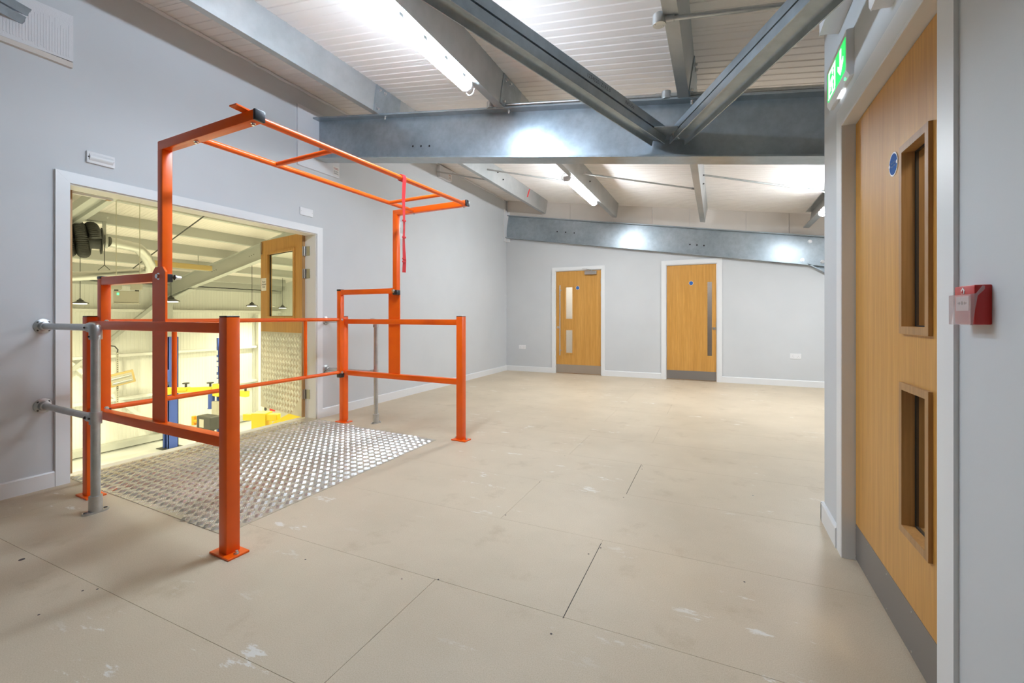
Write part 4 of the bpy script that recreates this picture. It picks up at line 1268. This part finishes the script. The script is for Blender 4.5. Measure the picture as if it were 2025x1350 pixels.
# twin spot emergency unit on two rods
tw = thing('twin_spot_unit', 'white twin spot emergency unit hung on two rods in workshop', 'light fitting', (-10.22, 4.65, 1.5))
c0 = V((-10.22, 4.62, 1.47))
hd = V((0.42, 0.908, 0)).normalized()           # along the unit
nd = V((0.908, -0.42, 0)).normalized()
def fb_(u0, u1, d0, d1, z0, z1):
    P = lambda u, d_, z: c0 + hd * u + nd * d_ + Zv * z
    return [P(u0, d0, z0), P(u1, d0, z0), P(u1, d1, z0), P(u0, d1, z0), P(u0, d0, z1), P(u1, d0, z1), P(u1, d1, z1), P(u0, d1, z1)]
MB().hexa(fb_(-0.18, 0.19, -0.05, 0.05, -0.11, 0.11), 0.01).build('battery_box', 'machine_cream', tw)
MB().hexa(fb_(-0.19, 0.20, -0.06, 0.06, -0.135, -0.115), 0.003).build('tray', 'machine_cream', tw)
for u in (-0.14, 0.16):
    MB().hexa(fb_(u - 0.10, u + 0.08, -0.05, 0.06, 0.13, 0.25), 0.015).build('spot_head', 'machine_cream', tw)
    MB().hexa(fb_(u - 0.03, u + 0.03, -0.03, 0.03, 0.105, 0.14)).build('spot_neck', 'machine_grey', tw)
MB().hexa(fb_(-0.13, -0.10, 0.049, 0.054, 0.03, 0.07)).build('indicator', 'led_green', tw)
for u in (-0.14, 0.20):
    a = c0 + hd * u + Zv * 0.25
    MB().tube(a, (a.x, a.y, shop_z(-10.2) + 0.1), 0.008, 6).build('suspension', 'machine_cream', tw)

# exhaust hose reel and its duct
hr = thing('hose_reel', 'black corrugated exhaust hose coiled on overhead reel in workshop', 'hose reel', (-11.4, 4.5, 2.6))
rc = V((-11.35, 4.62, 2.62))
ra = V((-0.30, -0.954, 0)).normalized()         # reel axis, running away to the left of the doorway
rx = V((0.954, -0.30, 0))
mb = MB()
pts, rad = [], []
N = 560
for i in range(N):
    t_ = i / N
    a = t_ * 5.2 * 2 * PI
    pts.append(rc + ra * (0.02 + t_ * 1.05) + (rx * math.cos(a) + Zv * math.sin(a)) * 0.265)
    rad.append(0.104 if i % 2 else 0.088)
mb.path(pts, 0.1, 14, rad)
mb.build('coiled_hose', 'hose_black', hr, angle=60)
MB().lathe(rc - ra * 0.10, ra, [(0, 0.26), (0.02, 0.27), (0.03, 0.17), (1.2, 0.17)], 28).build('drum', 'machine_grey', hr)
for k, u in enumerate((-0.13, 1.22)):
    b0 = rc + ra * u
    MB().bar(b0 + Zv * 0.46, b0 - Zv * 0.05, 0.05, 0.10, rx).build('hanger_plate', 'workshop_steel', hr)
MB().bar(rc - ra * 0.16 + Zv * 0.44, rc + ra * 1.26 + Zv * 0.44, 0.20, 0.10, Zv).bar(rc - ra * 0.20 + Zv * 0.50, rc + ra * 1.3 + Zv * 0.50, 0.26, 0.02, Zv).build('support_channel', 'workshop_steel', hr)
for u in (0.1, 1.0):
    b0 = rc + ra * u + Zv * 0.5
    MB().tube(b0, (b0.x, b0.y, shop_z(b0.x) + 0.2), 0.012, 8).build('hanger_rod', 'workshop_steel', hr)
MB().lathe(rc - ra * 0.14, -ra, [(0, 0.14), (0.04, 0.14), (0.045, 0.115), (0.02, 0.10)], 22).build('outlet_collar', 'workshop_steel', hr)
dt = thing('exhaust_duct', 'galvanised spiral duct bending back under the workshop roof', 'duct', (-11.4, 5.4, 2.5))
dp = [rc - ra * 0.20, V((-11.33, 5.18, 2.59)), V((-11.36, 5.36, 2.57)), V((-11.55, 5.58, 2.44)), V((-11.80, 5.80, 2.26)), V((-11.95, 5.86, 2.16)), V((-12.12, 5.78, 2.11)), V((-12.9, 4.86, 1.97)), V((-13.9, 3.65, 1.93))]
pp = []
for a, b in zip(dp, dp[1:]):
    n_ = max(2, int((b - a).length / 0.05))
    pp += [a + (b - a) * (i / n_) for i in range(n_)]
MB().path(pp, 0.1, 18, [0.106 if i % 3 == 0 else 0.102 for i in range(len(pp))]).build('duct_run', 'galv_duct', dt, angle=60)
a = V((-12.55, 5.27, 2.03))
MB().tube(a + V((0, 0, 0.22)), (a.x, a.y, shop_z(a.x) + 0.2), 0.008, 6).bar(a + Zv * 0.22, a + V((-0.06, -0.09, 0.10)), 0.008, 0.012).bar(a + Zv * 0.22, a + V((0.06, 0.09, 0.10)), 0.008, 0.012).build('duct_hanger', 'machine_grey', dt)
yb = thing('ceiling_heater', 'long yellow heater box under the workshop roof beside the duct', 'heater', (-13.3, 7.05, 2.5))
MB().bar((-13.3, 6.55, 2.47), (-13.3, 8.0, 2.47), 0.30, 0.14, Zv, 0.01).build('casing', 'heater_cream', yb)
MB().bar((-13.3, 6.6, 2.395), (-13.3, 7.95, 2.395), 0.2, 0.012, Zv).build('reflector', 'galv_duct', yb)
for yy in (6.8, 7.7):
    MB().tube((-13.3, yy, 2.54), (-13.3, yy, 2.9), 0.01, 6).build('hanger_rod', 'workshop_steel', yb)

# infra red heater on a slotted post
ih = thing('infrared_heater', 'cream infrared heater on slotted strip in front of workshop wall', 'heater', (-15.9, 7.05, -0.7))
c0 = V((-15.75, 7.02, -0.72))
hd, nd = V((0.30, 0.95, 0.22)).normalized(), V((0.90, -0.36, -0.25)).normalized()
vd = nd.cross(hd).normalized()
if vd.z < 0: vd = -vd
def orient(u0, u1, d0, d1, z0, z1):
    P = lambda u, d_, z: c0 + hd * u + nd * d_ + vd * z
    return [P(u0, d0, z0), P(u1, d0, z0), P(u1, d1, z0), P(u0, d1, z0), P(u0, d0, z1), P(u1, d0, z1), P(u1, d1, z1), P(u0, d1, z1)]
hb = MB().hexa(orient(-0.29, 0.29, -0.06, 0.02, -0.19, 0.19), 0.015).build('casing', 'heater_cream', ih)
MB().hexa(orient(-0.24, 0.24, 0.018, 0.024, -0.14, 0.14)).build('reflector', 'machine_cream', hb)
for z in (-0.07, 0.07):
    P = lambda u, d_, zz: c0 + hd * u + nd * d_ + vd * zz
    MB().tube(P(-0.22, 0.045, z), P(0.22, 0.045, z), 0.022, 10).build('quartz_tube', 'bright_bolt', hb)
MB().box((-15.98, 6.98, -1.5), (-15.95, 7.03, 0.05)).build('slotted_strip', 'machine_cream', ih)
sl = MB()
for k in range(24):
    sl.box((-15.951, 6.993, -1.47 + k * 0.062), (-15.948, 7.017, -1.445 + k * 0.062))
sl.build('slots', 'machine_grey', ih)['kind'] = 'stuff'
MB().path([(-15.95, 7.0, 0.03), (-15.95, 7.01, 0.12), (-15.98, 6.95, 0.22), (-16.1, 6.8, 0.26), (-16.3, 6.6, 0.24)], 0.018, 8).build('cable', 'machine_grey', ih)

# two post vehicle lift
lf = thing('vehicle_lift', 'blue two post vehicle lift with yellow arms on workshop floor', 'vehicle lift', (-14.1, 8.0, GZ))
def lift_post(x, y, zt_, face):
    o = MB()
    s = 0.14
    o.box((x - s, y - s, GZ), (x - s + 0.02, y + s, zt_)).box((x + s - 0.02, y - s, GZ), (x + s, y + s, zt_))
    o.box((x - s, y + s - 0.02 if face < 0 else y - s, GZ), (x + s, y + s if face < 0 else y - s + 0.02, zt_))
    o.box((x - s, y - s - 0.0, GZ), (x - s + 0.075, y - s + 0.02, zt_)).box((x + s - 0.075, y - s, GZ), (x + s, y - s + 0.02, zt_))
    c = o.build('lift_post', 'lift_blue', lf)
    MB().box((x - s - 0.12, y - s - 0.12, GZ), (x + s + 0.12, y + s + 0.12, GZ + 0.02)).build('base_plate', 'machine_grey', c)
    MB().box((x - 0.06, y - 0.02, GZ), (x + 0.06, y + 0.02, zt_ - 0.03)).build('slide_cover', 'black_rubber', c)
    MB().tube((x + 0.03, y - 0.09, GZ), (x + 0.03, y - 0.09, zt_ - 0.1), 0.014, 8).build('screw_spindle', 'bright_bolt', c)
    return c
c1 = lift_post(-15.10, 7.95, 0.47, -1)
c2 = lift_post(-13.05, 8.28, 0.47, -1)
MB().box((-15.22, 7.78, -0.62), (-14.98, 7.90, 0.02), 0.01).build('carriage', 'lift_blue', c1)
MB().box((-15.16, 7.775, -0.20), (-15.04, 7.782, -0.14)).build('rating_plate', 'red_web', c1)
MB().prism([(-15.0, 7.72, -0.50), (-14.84, 7.72, -0.50), (-14.84, 7.72, -0.85), (-14.96, 7.72, -1.0)], (0, 0.08, 0)).build('guard', 'lift_blue', c1)
# wording down the side of the second post, too worn to read
tx = V((-13.05 - 0.105, 8.28 - 0.142, -0.25))
for k, hgt_ in enumerate((.13, .10, .12, .14, .08, .13, .11, .12)):
    MB().box((-13.185, 8.137, -0.02 - k * 0.165), (-13.125 + 0.01 * (k % 3), 8.1395, -0.02 - k * 0.165 + hgt_)).build('faded_letter', 'white_plastic', c2)
def arm_(p, q, wd, ht, pad=True):
    a = MB().bar(p, q, wd, ht, Zv, 0.01).build('lift_arm', 'lift_yellow', lf)
    p, q = V(p), V(q)
    d_ = (q - p).normalized()
    if pad:
        MB().lathe(q - d_ * 0.08 + Zv * ht / 2, Zv, [(0, 0.03), (0.10, 0.03), (0.10, 0.09), (0.13, 0.09)], 14).build('lift_pad', 'machine_grey', a)
    return a
arm_((-15.35, 7.75, -1.13), (-14.75, 7.78, -1.13), 0.16, 0.20, False)
arm_((-15.0, 7.82, -1.14), (-13.55, 8.25, -1.05), 0.13, 0.14)
arm_((-15.0, 7.80, -1.10), (-14.3, 8.0, -1.06), 0.18, 0.10)
arm_((-13.1, 8.15, -1.05), (-12.05, 8.30, -1.10), 0.14, 0.16)
MB().box((-13.20, 8.02, -1.20), (-12.95, 8.16, -0.85), 0.01).build('carriage', 'lift_yellow', c2)
MB().tube((-13.28, 8.05, -1.55), (-13.28, 8.05, -1.12), 0.085, 14).tube((-13.28, 8.05, -1.57), (-13.28, 8.05, -1.55), 0.10, 14).build('drive_motor', 'lift_blue', c2)
MB().box((-13.20, 8.00, -1.85), (-12.95, 8.14, -1.35), 0.01).build('control_box', 'machine_cream', c2)
# tyre machine in front of the second post
tm = thing('wheel_machine', 'dark workshop wheel machine with orange beacon beside the second lift post', 'machine', (-12.6, 7.6, GZ))
MB().box((-12.95, 7.45, -1.98), (-12.35, 7.75, -1.62), 0.02).build('head', 'machine_grey', tm)
MB().box((-12.80, 7.44, -1.92), (-12.62, 7.452, -1.70)).build('display', 'machine_cream', tm)
MB().tube((-13.12, 7.50, -1.80), (-12.95, 7.50, -1.80), 0.05, 12).tube((-13.14, 7.50, -1.90), (-13.14, 7.50, -1.66), 0.06, 12).build('beacon', 'orange_lamp', tm)
MB().path([(-12.75, 7.6, -1.98), (-12.95, 7.55, -2.15), (-13.10, 7.55, -2.40), (-13.12, 7.55, -2.55)], 0.04, 10).build('lever', 'bright_bolt', tm)
MB().box((-12.9, 7.4, GZ), (-12.2, 7.9, -2.25), 0.05, 2).build('body', 'machine_grey', tm)
MB().tube((-12.6, 7.6, -2.25), (-12.6, 7.6, -1.9), 0.10, 14).build('column', 'machine_grey', tm)

# nearer lift arm below the edge of the tread plate
ya = thing('lift_arm_assembly', 'pale yellow lift arm standing just below the tread plate edge', 'lift arm', (-7.4, 5.6, -0.9))
MB().bar((-7.95, 5.42, -0.76), (-7.35, 5.66, -0.76), 0.14, 0.12, Zv, 0.01).build('inner_arm', 'lift_yellow', ya)
MB().prism([(-7.74, 5.40, -0.68), (-7.74, 5.40, -1.04), (-7.68, 5.43, -1.12), (-7.50, 5.50, -1.12), (-7.50, 5.50, -0.68)], (-0.09, 0.21, 0)).build('end_bracket', 'lift_yellow', ya)
MB().prism([(-7.42, 5.52, -1.20), (-7.42, 5.52, -0.93), (-7.34, 5.55, -0.82), (-7.02, 5.68, -0.64), (-6.62, 5.84, -0.70), (-6.62, 5.84, -0.80), (-6.98, 5.69, -0.88), (-6.98, 5.69, -1.04)], (-0.10, 0.24, 0)).build('outer_arm', 'lift_yellow', ya)
MB().bar((-7.0, 5.75, -0.96), (-6.62, 5.92, -0.96), 0.14, 0.16, Zv).build('arm_core', 'machine_grey', ya)
MB().tube((-6.55, 5.92, -0.95), (-6.55, 5.92, -0.74), 0.09, 14).build('pad_holder', 'black_rubber', ya)
MB().tube((-6.55, 5.92, -2.9), (-6.55, 5.92, -1.02), 0.07, 12).box((-6.8, 5.7, GZ), (-6.3, 6.2, GZ + 0.03)).build('stand', 'machine_grey', ya)
bx = thing('floor_cabinet', 'pale grey cabinet with red print on the workshop floor under the oak leaf', 'cabinet', (-13.3, 10.4, GZ))
MB().box((-13.7, 10.0, GZ), (-12.5, 10.7, -1.75), 0.01).build('body', 'machine_cream', bx)
for k in range(3):
    MB().box((-13.42 + 0.01 * k, 9.994, -2.02 - k * 0.15), (-13.16 - 0.02 * k, 10.001, -1.94 - k * 0.15)).build('red_print', 'red_web', bx)
MB().tube((-13.62, 10.001, -1.98), (-13.62, 9.99, -1.98), 0.06, 12).build('dial', 'machine_grey', bx)

# lamp in the lit room behind door_1, as a ceiling fitting
lt = thing('ceiling_lamp', 'round ceiling lamp in the room behind the far oak door', 'lamp', (-2.4, 8.9, 2.6))
MB().lathe((-2.4, 8.95, 2.6), (0, 0, -1), [(0, 0.17), (0.03, 0.18), (0.07, 0.15)], 20).build('bowl', 'white_plastic', lt)
l = bpy.data.lights.new('room_light', 'POINT')
l.energy = 55
l.color = (1.0, 0.86, 0.72)
l.shadow_soft_size = 0.15
lo_ = bpy.data.objects.new('room_light', l)
C.objects.link(lo_)
lo_.location = (0, 0, -0.28)
lo_.parent = lt
# unseen lamp, added to brighten the lobby behind the near door
lt = thing('ceiling_lamp', 'added unseen round ceiling lamp in the lobby behind the near oak door', 'lamp', (1.2, 1.6, 2.4))
MB().lathe((1.2, 1.6, 2.42), (0, 0, -1), [(0, 0.14), (0.03, 0.15), (0.06, 0.12)], 20).build('bowl', 'white_plastic', lt)
l = bpy.data.lights.new('lobby_fill', 'POINT')
l.energy = 30
l.color = (1.0, 0.85, 0.70)
l.shadow_soft_size = 0.12
lo_ = bpy.data.objects.new('lobby_fill', l)
C.objects.link(lo_)
lo_.location = (0, 0, -0.25)
lo_.parent = lt

# unseen lamp, added so the glass slot of door_2 is not black
lt = thing('ceiling_lamp', 'added unseen round ceiling lamp in the dim store behind the slotted oak door', 'lamp', (-0.3, 8.95, 2.6))
MB().lathe((-0.3, 8.95, 2.6), (0, 0, -1), [(0, 0.12), (0.03, 0.13), (0.06, 0.10)], 20).build('bowl', 'white_plastic', lt)
l = bpy.data.lights.new('store_fill', 'POINT')
l.energy = 40
l.color = (1.0, 0.92, 0.84)
l.shadow_soft_size = 0.12
lo_ = bpy.data.objects.new('store_fill', l)
C.objects.link(lo_)
lo_.location = (0, 0, -0.25)
lo_.parent = lt
